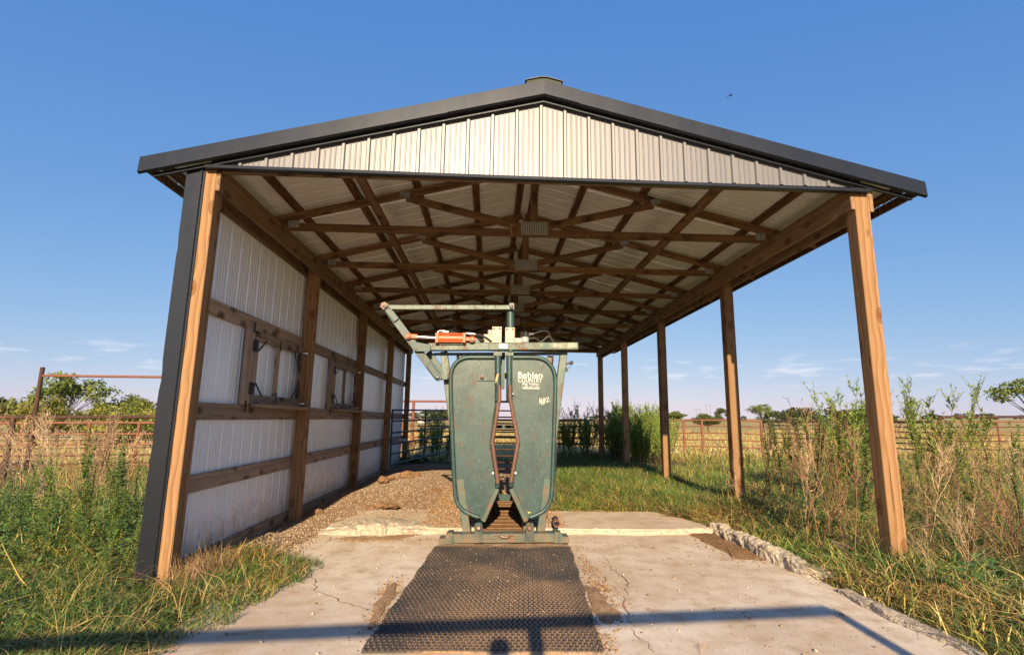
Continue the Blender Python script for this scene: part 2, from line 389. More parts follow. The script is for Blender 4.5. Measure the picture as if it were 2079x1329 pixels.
def mat_stud():
    m, t, b = base_mat('rubber stud'); p = world_vec(t)
    n = noi(t, p, 2.2, 5, .6); f = noi(t, p, 60., 4, .7)
    k = math_(t, 'ADD', math_(t, 'MULTIPLY', n, .6), math_(t, 'MULTIPLY', f, .5))
    t.links.new(mixc(t, ramp(t, k, [(.49, g(0)), (.70, g(.75))]), (.022, .021, .022), (.17, .11, .07)), b.inputs['Base Color'])
    b.inputs['Roughness'].default_value = .55; return m
M_MAT = mat_rubber(); M_STUD = mat_stud()

# ---------------------------------------------------------------- terrain
def sst(a, b, x):
    t = np.clip((x-a)/(b-a), 0, 1); return t*t*(3-2*t)
def wob(x, y, s=1., k=0.):
    return (np.sin(x*1.7*s+k)*np.cos(y*1.3*s+2*k)+.6*np.sin(x*3.1*s+y*2.3*s+k)+.4*np.cos(x*5.3*s-y*4.1*s+3*k))/2.
def H(x, y):
    x = np.asarray(x, float); y = np.asarray(y, float)
    z = .013*(x+.4)
    win = sst(-6, -2, y)*(1-sst(12, 18, y))
    z = z+.055*sst(2.35, 3.2, x)*(1-sst(5, 11, x))*win
    z = z-.035*sst(2.6, 3.2, -x)*win
    z = z+.10*np.exp(-((x+1.7)/1.0)**2)*sst(2.6, 4.5, y)*(1-sst(8, 11, y))
    z = z+.08*sst(.4, 1.2, x)*(1-sst(2.2, 3, x))*sst(2.6, 3.6, y)*(1-sst(12, 15, y))
    out = np.clip(sst(2.4, 3.2, np.abs(x))+sst(3, 4, y), 0, 1)
    z = z+.03*wob(x, y, .9)*out*(1+sst(20, 60, np.abs(y))*6)
    slab = (1-sst(2.28, 2.42, np.abs(x)))*(1-sst(1.75, 1.85, y))
    z = z*(1-slab)-.07*slab
    up = (1-sst(1.9, 2.1, x))*sst(-2.5, -2.3, x)*sst(1.7, 1.78, y)*(1-sst(2.6, 3.0, y))
    z = z*(1-up)+.0*up
    return z
def Hs(x, y): return float(H(x, y))
def gravel_mask(x, y):
    a = sst(-3.3, -3.0, x)*(1-sst(.25, .6, x))*sst(.2, .9, y-.0*x)*(1-sst(10, 12.5, y))
    b = sst(-2.75, -2.45, x)
    return a*np.maximum(b, sst(.6, 1.2, y))
ax = np.concatenate([-np.geomspace(1800, 12.5, 34), np.arange(-12, 14.01, .12), np.geomspace(14.6, 1800, 34)])
ay = np.concatenate([[-300, -120, -50, -25, -14], np.arange(-9, 14.01, .12), np.geomspace(14.6, 2600, 44)])
X, Y = np.meshgrid(ax, ay); Z = H(X, Y)
V = np.stack([X.ravel(), Y.ravel(), Z.ravel()], 1); nx = len(ax); ny = len(ay)
I = (np.arange(ny-1)[:, None]*nx+np.arange(nx-1)[None, :]).ravel(); Q = np.stack([I, I+1, I+nx+1, I+nx], 1)
me = quads_mesh('ground', V, Q, M_GROUND, smooth=True)
a = me.attributes.new('gravel', 'FLOAT', 'POINT'); a.data.foreach_set('value', gravel_mask(X, Y).ravel().astype(np.float32))
lm = (1-sst(9, 17, np.hypot(X*.75, Y-2)))
a = me.attributes.new('lush', 'FLOAT', 'POINT'); a.data.foreach_set('value', lm.ravel().astype(np.float32))
setp(link('ground', me), 'dry straw coloured pasture with bare soil and gravel round the shed', kind='structure')

# concrete slab (one poured pad with a jagged edge) and the raised pad behind it
def grid_slab(name, x0f, x1f, y0, y1, ztop, zbot, nx, ny, mat, label, amp=.004):
    ys = np.linspace(y0, y1, ny); V = []; 
    for yy in ys:
        a, b = x0f(yy), x1f(yy)
        for xx in np.linspace(a, b, nx):
            V.append((xx, yy, ztop+amp*float(wob(xx, yy, 1.3, 1.))))
    F = [(j*nx+i, j*nx+i+1, (j+1)*nx+i+1, (j+1)*nx+i) for j in range(ny-1) for i in range(nx-1)]
    ring = [i for i in range(nx)]+[j*nx+nx-1 for j in range(1, ny)]+[(ny-1)*nx+i for i in range(nx-2, -1, -1)]+[j*nx for j in range(ny-2, 0, -1)]
    n0 = len(V); V += [(V[i][0], V[i][1], zbot) for i in ring]; m = len(ring)
    F += [(ring[k], n0+k, n0+(k+1) % m, ring[(k+1) % m]) for k in range(m)]
    mb = MB().add(V, F); o = link(name, mb.mesh(name, mat))
    return setp(o, label, kind='structure')
jig = lambda y, k: .025*math.sin(y*3.1+k)+.015*math.sin(y*8.3+2*k)+.01*math.sin(y*19+k)
slab = grid_slab('concrete_slab', lambda y: -2.36+jig(y, 1), lambda y: 2.40+jig(y, 2), -8, 1.79, .0, -.12, 50, 110, M_CONC,
                 'cracked pale concrete slab under the rubber mat in front of the chute')
pad = grid_slab('concrete_pad', lambda y: -2.30+.22*max(0, y-1.9)+jig(y, 3)*.6, lambda y: 2.25-.25*max(0, y-1.9)+jig(y, 4)*.6, 1.80, 3.0, .058, -.12, 46, 20, M_CONC,
                'raised concrete pad behind the chute base under the shed')
def crack(pts, parent, wd=.006):
    P = []
    for a_, b_ in zip(pts[:-1], pts[1:]):
        n = max(3, int(math.dist(a_, b_)/.05))
        for k in range(n): t_ = k/n; P.append((a_[0]+(b_[0]-a_[0])*t_+random.gauss(0, .012), a_[1]+(b_[1]-a_[1])*t_+random.gauss(0, .012)))
    P.append(pts[-1]); V = []; 
    for i, p in enumerate(P):
        q = P[min(i+1, len(P)-1)]; o_ = P[max(i-1, 0)]; d = np.array(q)-np.array(o_); d = d/(np.linalg.norm(d)+1e-9)
        ww = wd*random.uniform(.25, 1.)*(.3+.7*math.sin(math.pi*min(1, (i+1)/(len(P)+1))))
        z = .0045+.004*float(wob(p[0], p[1], 1.3, 1.))
        V += [(p[0]-d[1]*ww, p[1]+d[0]*ww, z), (p[0]+d[1]*ww, p[1]-d[0]*ww, z)]
    mb = MB().add(V, [(2*i, 2*i+1, 2*i+3, 2*i+2) for i in range(len(P)-1)])
    return mb.build('crack', M_DIRT, parent)
pz = lambda *q: [tuple(onz(*p)[:2]) for p in q]
crack(pz((632, 1165), (645, 1200), (690, 1220), (740, 1235), (770, 1237)), slab)
crack(pz((1222, 1122), (1240, 1150), (1275, 1180), (1265, 1230), (1290, 1290), (1330, 1325)), slab, .005)
crack(pz((380, 1300), (470, 1290), (540, 1280)), slab, .004)

# rough broken lip along the right edge and along the back
def rough_kerb(name, path, wds, hts, mat, label, seed=0, res=.02):
    P = np.array(path); seg = np.linalg.norm(np.diff(P[:, :2], axis=0), axis=1); s = np.concatenate([[0], np.cumsum(seg)])
    n = int(s[-1]/res); t = np.linspace(0, s[-1], n)
    px = np.interp(t, s, P[:, 0]); py = np.interp(t, s, P[:, 1]); wd = np.interp(t, s, wds); ht = np.interp(t, s, hts)
    dx = np.gradient(px); dy = np.gradient(py); L_ = np.hypot(dx, dy); nxv = -dy/L_; nyv = dx/L_; K = 13; V = []
    for i in range(n):
        for k in range(K):
            a_ = math.pi*k/(K-1); c, s_ = math.cos(a_), math.sin(a_)
            cx = math.copysign(abs(c)**.6, c); sz = s_**.55
            q = Vector((px[i]*9+seed, py[i]*9, a_*3)); d = .55*noise.noise(q*.7)+.25*noise.noise(q*2.3)+.10*noise.noise(q*6)
            f = 1+.55*d
            V.append((px[i]+nxv[i]*cx*wd[i]*.5*f, py[i]+nyv[i]*cx*wd[i]*.5*f, P[0][2]-.02+max(0, ht[i]*(1+.5*d))*sz+.02*s_))
    F = [(i*K+k, i*K+k+1, (i+1)*K+k+1, (i+1)*K+k) for i in range(n-1) for k in range(K-1)]
    o = link(name, MB().add(V, F).mesh(name, mat)); return setp(o, label, kind='structure')
kp = [onz(1455, 1072, .05), onz(1572, 1128, .04), onz(1640, 1158, .03), onz(1700, 1176, .02)]
rough_kerb('broken_kerb', [(p[0], p[1], 0) for p in kp], [.20, .20, .18, .12], [.115, .12, .09, .05], M_LIP,
           'thick rough broken concrete kerb at the edge of the slab')
kp = [onz(1716, 1203), onz(1809, 1252), onz(1919, 1298), onz(2000, 1336), (2.33, -3.2, 0)]
rough_kerb('broken_kerb', [(p[0], p[1], 0) for p in kp], [.11, .13, .11, .1, .1], [.035, .045, .035, .03, .03], M_LIP,
           'low crumbled concrete kerb remnant beside the slab', 5)
rough_kerb('concrete_lip', [(-2.36, 1.76, 0), (-2.0, 1.93, 0), (-1.6, 1.97, 0), (-1.25, 1.88, 0), (-.95, 1.82, 0)], [.10, .52, .56, .34, .08], [.02, .105, .11, .085, .045], M_LIP,
           'pale crumbled concrete lip between slab and gravel', 9)
rough_kerb('concrete_lip', [(-.95, 1.80, 0), (.3, 1.785, 0), (.8, 1.81, 0), (1.3, 1.785, 0), (1.8, 1.815, 0), (2.3, 1.81, 0)], [.05, .07, .035, .08, .05, .11], [.05, .045, .056, .04, .058, .085], M_LIP,
           'pale rough lip of the raised pad beside the chute', 13)
# dirt drifts lying on the slab
def drift(pts, h, name, label):
    """pts: outline; low mound of dirt"""
    c = np.mean(np.array(pts), 0); n = len(pts); V = [(c[0], c[1], h)]; F = []
    R_ = 8; dense = []
    for a_, b_ in zip(pts, pts[1:]+pts[:1]):
        for k in range(8):
            t_ = k/8; dense.append((a_[0]+(b_[0]-a_[0])*t_+random.gauss(0, .014), a_[1]+(b_[1]-a_[1])*t_+random.gauss(0, .014)))
    m = len(dense)
    for r_ in range(1, R_+1):
        for p in dense:
            f = r_/R_; x_, y_ = c[0]+(p[0]-c[0])*f, c[1]+(p[1]-c[1])*f
            V.append((x_, y_, max(.0, h*(1-f**2)*(1+.8*noise.noise(Vector((x_*14, y_*14, 1))))) + (.006 if r_ < R_ else -.004)))
    for k in range(m): F.append((0, 1+k, 1+(k+1) % m))
    for r_ in range(R_-1):
        for k in range(m): a0 = 1+r_*m; F.append((a0+k, a0+m+k, a0+m+(k+1) % m, a0+(k+1) % m))
    return setp(link(name, MB().add(V, F).mesh(name, M_DIRT if 'kerb' in label else M_DUST, smooth=True)), label, kind='stuff')
drift(pz((1385, 1078), (1438, 1076), (1500, 1108), (1562, 1138), (1500, 1136), (1450, 1112)), .03, 'dirt', 'brown dirt heaped against the broken kerb')
drift(pz((1185, 1185), (1215, 1195), (1262, 1255), (1240, 1270), (1216, 1262)), .02, 'dirt', 'brown dirt spilled beside the edge of the rubber mat')
drift(pz((880, 1106), (1155, 1103), (1165, 1112), (1000, 1118), (870, 1114)), .012, 'dirt', 'brown dirt between the chute base and the mat')
drift(pz((760, 1228), (800, 1180), (812, 1185), (770, 1255), (748, 1280)), .012, 'dirt', 'thin brown dirt along the mat beside the crack')
drift(pz((675, 1093), (740, 1089), (830, 1090), (860, 1084), (800, 1098), (720, 1098)), .012, 'dirt', 'brown dirt washed below the pale concrete lip')

# ---------------------------------------------------------------- gravel
def stones(name, n, fx, fy, smin, smax, cols, label, zoff=0., keep=None, zf=None):
    x = fx(n); y = fy(n)
    if keep is not None: k = keep(x, y); x = x[k]; y = y[k]
    n = len(x); s = smin*(smax/smin)**(RNG.random(n)**2.2)
    O = np.array([(1,0,0),(-1,0,0),(0,1,0),(0,-1,0),(0,0,1),(0,0,-1)], float)
    Vv = O[None]*(s[:, None, None]*RNG.uniform(.55, 1.25, (n, 6, 1)))
    th = RNG.uniform(0, 6.28, n); c, sn = np.cos(th), np.sin(th)
    ti = RNG.uniform(-.6, .6, n)
    vx = Vv[..., 0]*c[:, None]-Vv[..., 1]*sn[:, None]; vy = Vv[..., 0]*sn[:, None]+Vv[..., 1]*c[:, None]; vz = Vv[..., 2]*.75+vx*ti[:, None]*.4
    zz = (H(x, y) if zf is None else zf(x, y))+s*.25+zoff
    P = np.stack([vx+x[:, None], vy+y[:, None], vz+zz[:, None]], 2).reshape(-1, 3)
    T = np.array([(0,2,4),(2,1,4),(1,3,4),(3,0,4),(2,0,5),(1,2,5),(3,1,5),(0,3,5)])
    F = (np.arange(n)[:, None, None]*6+T[None]).reshape(-1, 3)
    me = bpy.data.meshes.new(name); me.vertices.add(len(P)); me.vertices.foreach_set('co', P.astype(np.float32).ravel())
    me.loops.add(F.size); me.loops.foreach_set('vertex_index', F.astype(np.int32).ravel())
    me.polygons.add(len(F)); me.polygons.foreach_set('loop_start', np.arange(len(F), dtype=np.int32)*3); me.polygons.foreach_set('loop_total', np.full(len(F), 3, np.int32))
    me.update(calc_edges=True)
    C = np.array(cols)[RNG.integers(0, len(cols), n)]*RNG.uniform(.7, 1.25, (n, 1))
    C = np.concatenate([C, np.ones((n, 1))], 1).repeat(6, 0)
    a_ = me.color_attributes.new('col', 'FLOAT_COLOR', 'POINT'); a_.data.foreach_set('color', C.astype(np.float32).ravel())
    me.materials.append(M_STONE)
    return setp(link(name, me), label, kind='stuff')
GC = [(.42, .335, .25), (.33, .245, .17), (.50, .43, .35), (.26, .17, .10), (.38, .31, .245), (.22, .14, .08)]
def padtop(x, y): return np.where((y > 1.8) & (y < 2.98) & (np.abs(x) < 2.2), .062, np.where(y <= 1.8, .003, H(x, y)))
stones('gravel', 52000, lambda n: RNG.uniform(-3.1, .1, n), lambda n: .6+9*RNG.random(n)**1.4, .004, .0145, GC,
       'loose tan gravel over the ground along the sheeted wall', keep=lambda x, y: (gravel_mask(x, y) > RNG.uniform(.2, .7, len(x))) & ~((x > -2.25) & (y < 1.9)) & ~((x > -2.1) & (y < 2.9) & (RNG.random(len(x)) < .97-.5*sst(1.9, 2.8, y+.25*wob(x, y, 3.)))), zf=padtop)
stones('gravel', 420, lambda n: RNG.normal(-1.0, 1.2, n), lambda n: RNG.uniform(-1.6, 1.75, n), .004, .016, GC,
       'scattered small stones on the concrete slab', keep=lambda x, y: (np.abs(x) < 2.3) & ~((x > -1.15) & (x < .42) & (y < 1.15)), zf=lambda x, y: np.zeros_like(x)+.002)
stones('gravel', 260, lambda n: RNG.uniform(.3, 2.3, n), lambda n: RNG.uniform(-1.6, 1.75, n), .004, .015, GC,
       'scattered small stones on the concrete beside the broken kerb', keep=lambda x, y: ~((x > -1.15) & (x < .42) & (y < 1.15)), zf=lambda x, y: np.zeros_like(x)+.002)
stones('gravel', 9000, lambda n: RNG.uniform(-1.25, .5, n), lambda n: RNG.uniform(1.85, 5.5, n), .005, .02, [(.30, .18, .09), (.38, .25, .14), (.24, .13, .06)],
       'brown crumbs of dirt under the chute', zf=padtop)
_cr = [(1470, 1100, .22, .30), (1545, 1132, .16, .14), (1228, 1225, .10, .26), (1215, 1190, .06, .12), (775, 1240, .05, .20), (795, 1195, .04, .14), (760, 1096, .42, .05), (1030, 1112, .55, .04), (1190, 1150, .05, .3), (1222, 1300, .04, .2)]
for (a_, b_, sx_, sy_), lab in zip(_cr, ('by the broken kerb', 'at the end of the broken kerb dirt', 'off the mat edge', 'by the far corner of the mat', 'by the near edge of the mat', 'by the crack next to the mat', 'below the pale lip', 'between mat and chute base', 'along the mat edge', 'at the near mat corner')):
    c_ = onz(a_, b_); stones('dirt_crumbs', 420, lambda n: RNG.normal(c_[0], sx_, n), lambda n: RNG.normal(c_[1], sy_, n), .003, .013, [(.22, .13, .065), (.30, .19, .10), (.16, .09, .045), (.40, .29, .18)], 'brown dirt crumbs scattered on the concrete '+lab,
        keep=lambda x, y: (x < 2.36) & (y < 1.76), zf=lambda x, y: np.zeros_like(x)+.003)
def clod(px, py, r, label, z=.08, sq=.6):
    p = onz(px, py, z); bm = bmesh.new(); bmesh.ops.create_icosphere(bm, subdivisions=3, radius=1)
    for v in bm.verts:
        d = 1+.35*noise.noise(v.co*1.7+Vector((px, py, 0)))+.15*noise.noise(v.co*4)
        v.co = Vector((v.co.x*r*d, v.co.y*r*d, v.co.z*r*sq*d))
    me = bpy.data.meshes.new('clod'); bm.to_mesh(me); bm.free(); me.materials.append(M_DIRT)
    return setp(link('dirt_clod', me, None, Matrix.Translation((p[0], p[1], max(z, Hs(p[0], p[1]))+r*sq*.3))), label, 'clod', 'dirt clods lying on the gravel')
clod(826, 967, .15, 'largest orange brown clod at the shade line on the gravel'); clod(778, 975, .11, 'low orange clod at the edge of the shade near the gate')
clod(793, 970, .08, 'small brown clod between two larger ones at the shade line'); clod(846, 966, .10, 'knobbly brown clod just beside the largest clod')
clod(775, 1028, .10, 'dark flat clod in the middle of the gravel', .07, .35); clod(797, 1027, .09, 'second dark clod touching the flat one mid gravel', .07, .35)
clod(751, 1031, .07, 'reddish clod left of the dark pair on the gravel', .07, .4); clod(646, 1040, .06, 'round orange stone lying at the foot of the second post', -.03, .7)
clod(884, 998, .10, 'brown clod close to the green chute on the gravel', .06, .4)

# ---------------------------------------------------------------- the pole shed
shed = thing('pole_shed', 'open pole shed with charcoal trimmed metal roof, timber trusses and one sheeted wall', 'shed', (0, 6, 0))
PY = [0., 2.85, 5.87, 8.885, 11.90]; PW = .142; XI = 2.976; ZP = 3.303; ZE = 3.535
zL = [-.12, -.2, -.2, -.25, -.3]; zR = [.0, .05, .0, .05, .0]
for i, yy in enumerate(PY):
    board('post', shed, (-XI-PW/2, yy+PW/2, zL[i]), (-XI-PW/2, yy+PW/2, ZE if i else 3.525), PW, PW, W_POST, up=(0, 1, 0), bev=.006)
    board('post', shed, (XI+PW/2, yy+PW/2, zR[i]), (XI+PW/2, yy+PW/2, ZE if i else 3.46), PW, PW, W_POST, up=(0, 1, 0), bev=.006)
for s in (-1, 1):   # doubled plates, one on each face of the posts, each in two lengths
    for (y0, y1) in ((0.0, 5.94), (5.944, 12.05)):
        board('plate_beam', shed, (s*(XI-.0195), y0, (ZP+ZE)/2), (s*(XI-.0195), y1, (ZP+ZE)/2), ZE-ZP, .038, W_PLATE)
        board('plate_beam', shed, (s*(XI+PW+.0195), y0, (ZP+ZE)/2-.02), (s*(XI+PW+.0195), y1, (ZP+ZE)/2-.02), ZE-ZP, .038, W_PLATE)
# trusses
SL = .25; ZR = 4.38; NRM = math.cos(math.atan(SL))
def truss(y, front=False):
    t_ = .038; zc = 3.455+.045
    ch = board('truss', shed, (-2.93, y, zc), (2.93, y, zc), .09, t_, W_TRUSS)
    for s in (-1, 1):
        z0 = ZR-.05
        board('rafter', ch, (s*.02, y+.0005, z0-SL*.02), (s*3.5, y+.0005, z0-SL*3.5), .092, t_-.001, W_TRUSS)
        board('web', ch, (s*.12, y-.0005, 3.575), (s*1.50, y-.0005, ZR-.10-SL*1.50), .088, t_-.003, W_TRUSS)
        pl = lambda x, z, w_, h_: MB().box((x-w_/2, y-t_/2-.004, z-h_/2), (x+w_/2, y-t_/2-.001, z+h_/2))
        gp(s*1.52, ZR-.06-SL*1.52, .12, .075, y, ch, s*-math.atan(SL)); gp(s*2.80, 3.53, .13, .085, y, ch, 0)
    board('king_post', ch, (0.035, y, 3.545), (.035, y, ZR-.09), .088, t_-.002, W_TRUSS, up=(1, 0, 0))
    gp(.04, 3.555, .32, .165, y, ch, 0)
def gp(x, z, w_, h_, y, par, ang):
    m = MB(); n = max(3, int(w_/.022))
    m.box((-w_/2, -.0015, -h_/2), (w_/2, .0015, h_/2))
    for k in range(n):
        xx = -w_/2+w_*(k+.5)/n; m.box((xx-.004, -.0045, -h_/2+.004), (xx+.004, -.0016, h_/2-.004))
    o = link('gusset_plate', m.mesh('gusset_plate', M_GUSSET), par, Matrix.Translation((x, y-.0225, z)) @ Matrix.Rotation(ang, 4, 'Y'))
for k in range(8): truss(1.42+1.51*k)
# purlins, eave purlins, lateral braces
for s in (-1, 1):
    for x in (.10, .69, 1.38, 2.07, 2.76, 3.46):
        zc = ZR-SL*x+.019; u = Vector((s*SL, 0, 1)).normalized()
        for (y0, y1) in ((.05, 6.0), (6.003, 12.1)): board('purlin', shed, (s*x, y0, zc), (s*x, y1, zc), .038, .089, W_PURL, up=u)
    for (y0, y1) in ((.04, 6.2), (6.203, 12.0)): board('lateral_brace', shed, (s*1.74, y0, 3.566), (s*1.74, y1, 3.566), .038, .089, W_TRUSS)
# gable framing behind the siding
board('header_beam', shed, (-2.97, .03, 3.515), (2.97, .03, 3.515), .075, .038, W_PLATE)
# corrugated sheets: profile across the width, extruded along the length
def profile(wd, pitch=.2286, rib=.019, minor=.004):
    pts = [(0, 0)]; n = int(round(wd/pitch))
    for k in range(n):
        a_ = k*pitch
        pts += [(a_+.012, 0), (a_+.022, rib), (a_+.044, rib), (a_+.054, 0)]
        for q in (.095, .145, .19): pts += [(a_+q-.008, 0), (a_+q-.003, minor), (a_+q+.003, minor), (a_+q+.008, 0)]
    pts.append((n*pitch, 0)); return np.array(pts)
PROF = profile(.9144)
def corrugated(name, parent, org, ux, uy, un, Ln, mat, wd=.9144, cut=None, Lf=None, sgn=1):
    """sheet: ux across, uy along the length (Ln or per-x Lf(u)->(a,b)), un outward"""
    P = PROF[PROF[:, 0] <= wd+1e-6]; 
    if P[-1][0] < wd-1e-4: P = np.vstack([P, [wd, 0]])
    org, ux, uy, un = map(lambda q: np.array(q, float), (org, ux, uy, un)); V = []
    for u_, h_ in P:
        a_, b_ = (0, Ln) if Lf is None else Lf(u_)
        V += [org+ux*u_+un*h_+uy*a_, org+ux*u_+un*h_+uy*b_]
    F = [(2*i, 2*i+2, 2*i+3, 2*i+1) for i in range(len(P)-1)]
    mb = MB().add(V, F); o = mb.build(name, mat, parent)
    md = o.modifiers.new('thick', 'SOLIDIFY'); md.thickness = .0012; md.offset = -1
    return o
zt = ZR+.0395
for s in (-1, 1):
    d = np.array([s, 0, -SL])*NRM; nrm = np.array([s*SL, 0, 1])*NRM
    for k in range(14):
        yy = -.085+k*.916; wd = .9144 if k < 13 else .33
        corrugated('roof_panel', shed, (0, yy, zt+.001*(k % 2)), (0, 1, 0), d, nrm, 3.56/NRM, M_ROOF, wd)
for k in range(14):  # sheeted wall
    yy = .02+k*.916; wd = min(.9144, 12.06-yy)
    if wd < .2: continue
    corrugated('wall_panel', shed, (-XI-PW-.041-.002*(k % 2), yy, -.10-.006*k), (0, 1, 0), (0, 0, 1), (-1, 0, 0), 3.58+.006*k, M_WALL, wd)
x0 = -3.03
for k in range(7):  # gable siding
    a_ = x0+k*.916; wd = min(.9144, 3.05-a_)
    top = lambda u_, a_=a_: (0., max(.004, ZR+.0-SL*abs(a_+u_)-3.522+.02))
    corrugated('gable_panel', shed, (a_, -.004, 3.522), (1, 0, 0), (0, 0, 1), (0, -1, 0), 1, M_GABLE, wd, Lf=top)
for k in range(7):  # far gable
    a_ = x0+k*.916; wd = min(.9144, 3.05-a_)
    top = lambda u_, a_=a_: (0., max(.004, ZR+.036-SL*abs(a_+u_)-3.44))
    corrugated('gable_panel', shed, (a_, 12.10, 3.44), (1, 0, 0), (0, 0, 1), (0, 1, 0), 1, M_ROOF, wd, Lf=top)
# trims
def strip(name, pts3, closed_prof, mat, parent=shed):
    """profile (dy,dz) swept between two points"""
    p0, p1 = map(np.array, pts3); n = len(closed_prof)
    V = [p0+np.array([0, a_, b_]) for a_, b_ in closed_prof]+[p1+np.array([0, a_, b_]) for a_, b_ in closed_prof]
    F = [(i, (i+1) % n, n+(i+1) % n, n+i) for i in range(n)]+[tuple(range(n-1, -1, -1)), tuple(range(n, 2*n))]
    return MB().add(V, F).build(name, mat, parent)
zt2 = 4.452; RAKE = [(-.105, 0), (-.115, -.145), (-.09, -.158), (-.088, -.153), (-.108, -.142), (-.10, -.006), (.05, -.006), (.05, 0)]
JT = [(-.05, -.150), (-.052, -.185), (-.03, -.187), (-.03, -.150)]
for s in (-1, 1):
    joints = [0, 0.33 if s > 0 else .9, 3.60]
    for a_, b_ in zip(joints[:-1], joints[1:]):
        off = .003 if a_ == 0 else 0
        strip('rake_trim', [(s*a_, -off, zt2+off-SL*a_), (s*b_, -off, zt2+off-SL*b_)], RAKE, M_TRIM)
    strip('rake_channel', [(0, 0, zt2-.0), (s*3.5, 0, zt2-SL*3.5)], JT, M_TRIM)
strip('header_trim', [(-3.06, 0, 3.523), (3.10, 0, 3.487)], [(-.06, 0), (-.066, -.03), (-.062, -.034), (.0, -.03), (.0, -.004), (-.026, -.002), (-.026, .012), (-.03, .012)], M_TRIM)
# ridge cap
cap = MB()
for s in (-1, 1):
    cap.add([(s*.03, -.10, zt2+.050), (s*.18, -.10, zt2+.012), (s*.18, 12.1, zt2+.012), (s*.03, 12.1, zt2+.050), (s*.03, -.10, zt2+.044), (s*.18, -.10, zt2+.006), (s*.18, 12.1, zt2+.006), (s*.03, 12.1, zt2+.044)],
            [(0,1,2,3), (7,6,5,4), (0,4,5,1), (1,5,6,2), (2,6,7,3)])
rc = cap.build('ridge_cap', M_TRIM, shed)
cap_top = MB().box((-.03, -.10, zt2+.044), (.03, 12.1, zt2+.050)).build('cap_top', M_TRIM, rc)
MB().prism([(-.165, zt2-.04), (0, zt2-.002), (.165, zt2-.04), (.165, zt2+.008), (.03, zt2+.043), (-.03, zt2+.043), (-.165, zt2+.008)], -.085, .10).build('foam_closure', M_DKGREEN, rc)
# eave trims
for s in (-1, 1):
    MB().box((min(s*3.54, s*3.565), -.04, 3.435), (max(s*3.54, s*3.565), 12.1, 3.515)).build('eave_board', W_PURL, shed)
# corner trim on the sheeted wall, dented charcoal
ct = MB(); xs = [(-3.235, .02), (-3.235, -.012), (-3.110, -.014), (-3.102, -.026), (-3.092, -.026), (-3.084, -.012), (-3.070, -.012)]
nn = 44; V = []; 
for i in range(nn):
    z = -.1+(3.52+.1)*i/(nn-1)
    for k, (x, y) in enumerate(xs):
        dent = sum(a_*math.exp(-((z-zc)/w_)**2) for zc, w_, a_ in ((1.62, .09, .012), (2.75, .06, .006), (1.05, .07, .008))) if k in (1,) else 0
        V.append((x+dent, y, z))
m_ = len(xs); ct.add(V, [(i*m_+k, i*m_+k+1, (i+1)*m_+k+1, (i+1)*m_+k) for i in range(nn-1) for k in range(m_-1)])
cto = ct.build('corner_trim', M_TRIM, shed); md = cto.modifiers.new('thick', 'SOLIDIFY'); md.thickness = .0015
for k in range(7):
    MB().tube([(-3.09, -.027, .35+k*.5), (-3.09, -.033, .35+k*.5)], .006, 8).build('screw', M_BLACK, cto)
# girts of the wall
XG = -XI-PW-.0195
GZ = [(.0, .15), (.69, .155), (1.34, .16), (2.325, .15)]
for zc, h_ in GZ:
    for i in range(4):
        a_ = PY[i]+(.071 if i else 0)+.001; b_ = PY[i+1]+.07
        zz = zc-(.0 if zc > .1 else .02+.02*i)
        board('girt', shed, (XG, a_, zz), (XG, b_, zz), h_, .038, W_GIRT)
# feeding hatches in the first two bays
def hatch(yo):
    X0 = XG+.019; xh = X0+.020
    hd = board('hatch', shed, (xh, 1.36+yo, 2.195), (xh, 2.83+yo, 2.195), .10, .036, W_HATCH)          # top rail
    board('bottom_rail', hd, (xh, 1.36+yo, 1.485), (xh, 2.83+yo, 1.485), .10, .036, W_HATCH)
    for y_ in (1.40, 2.01, 2.78): board('stile', hd, (xh-.001, y_+yo, 1.54), (xh-.001, y_+yo, 2.14), .085, .034, W_HATCH, up=(0, 1, 0))
    board('hatch_jamb', shed, (X0+.0195, 1.24+yo, 1.425), (X0+.0195, 1.24+yo, 2.247), .17, .037, W_HATCH, up=(0, 1, 0))
    board('hatch_shelf', shed, (X0+.10, 1.36+yo, 1.415), (X0+.16, 3.10+yo, 1.405), .036, .12, W_HATCH)
    xf = xh+.019
    def plate(y_, z_, w_, h_): 
        mb = MB().box((xf, y_-w_/2+yo, z_-h_/2), (xf+.004, y_+w_/2+yo, z_+h_/2))
        n = 3
        for k in range(n): zz = z_-h_/2+h_*(k+.5)/n; mb.tube([(xf+.004, y_+yo, zz), (xf+.008, y_+yo, zz)], .008, 6)
        return mb
    for z_ in (2.07, 1.60):
        hb = MB()
        for d_ in (-.04, .04):
            q = plate(1.345+d_, z_, .055, .13); hb.add(np.concatenate(q.V), q.F)
        hb.tube([(xf+.006, 1.345+yo, z_-.065), (xf+.006, 1.345+yo, z_+.065)], .009, 8).build('hinge', M_BLACK, hd)
    for (y_, z_) in ((1.28, 2.27), (1.24, 1.40), (2.03, 2.16), (2.02, 1.52)): plate(y_, z_, .042, .125).build('strap_plate', M_BLACK, hd)
    for z_ in (2.02, 1.66): plate(2.72, z_, .045, .25).build('strap_plate', M_BLACK, hd)
    for (a_, b_) in (((1.43, 2.03), (1.62, 2.16)), ((1.43, 1.66), (1.62, 1.52)), ((2.70, 1.92), (2.50, 2.15)), ((2.70, 1.70), (2.50, 1.53))):
        MB().bar((xf+.002, a_[0]+yo, a_[1]), (xf+.002, b_[0]+yo, b_[1]), .022, .008, up=(1, 0, 0)).build('corner_brace', M_BLACK, hd)
    for z_ in (2.17, 1.47):
        MB().tube([(xf, 2.81+yo, z_), (xf+.03, 2.81+yo, z_), (xf+.05, 2.82+yo, z_), (xf+.055, 2.87+yo, z_)], [.02, .016, .026, .018], 10).build('latch_knob', M_STEEL, hd, smooth=True)
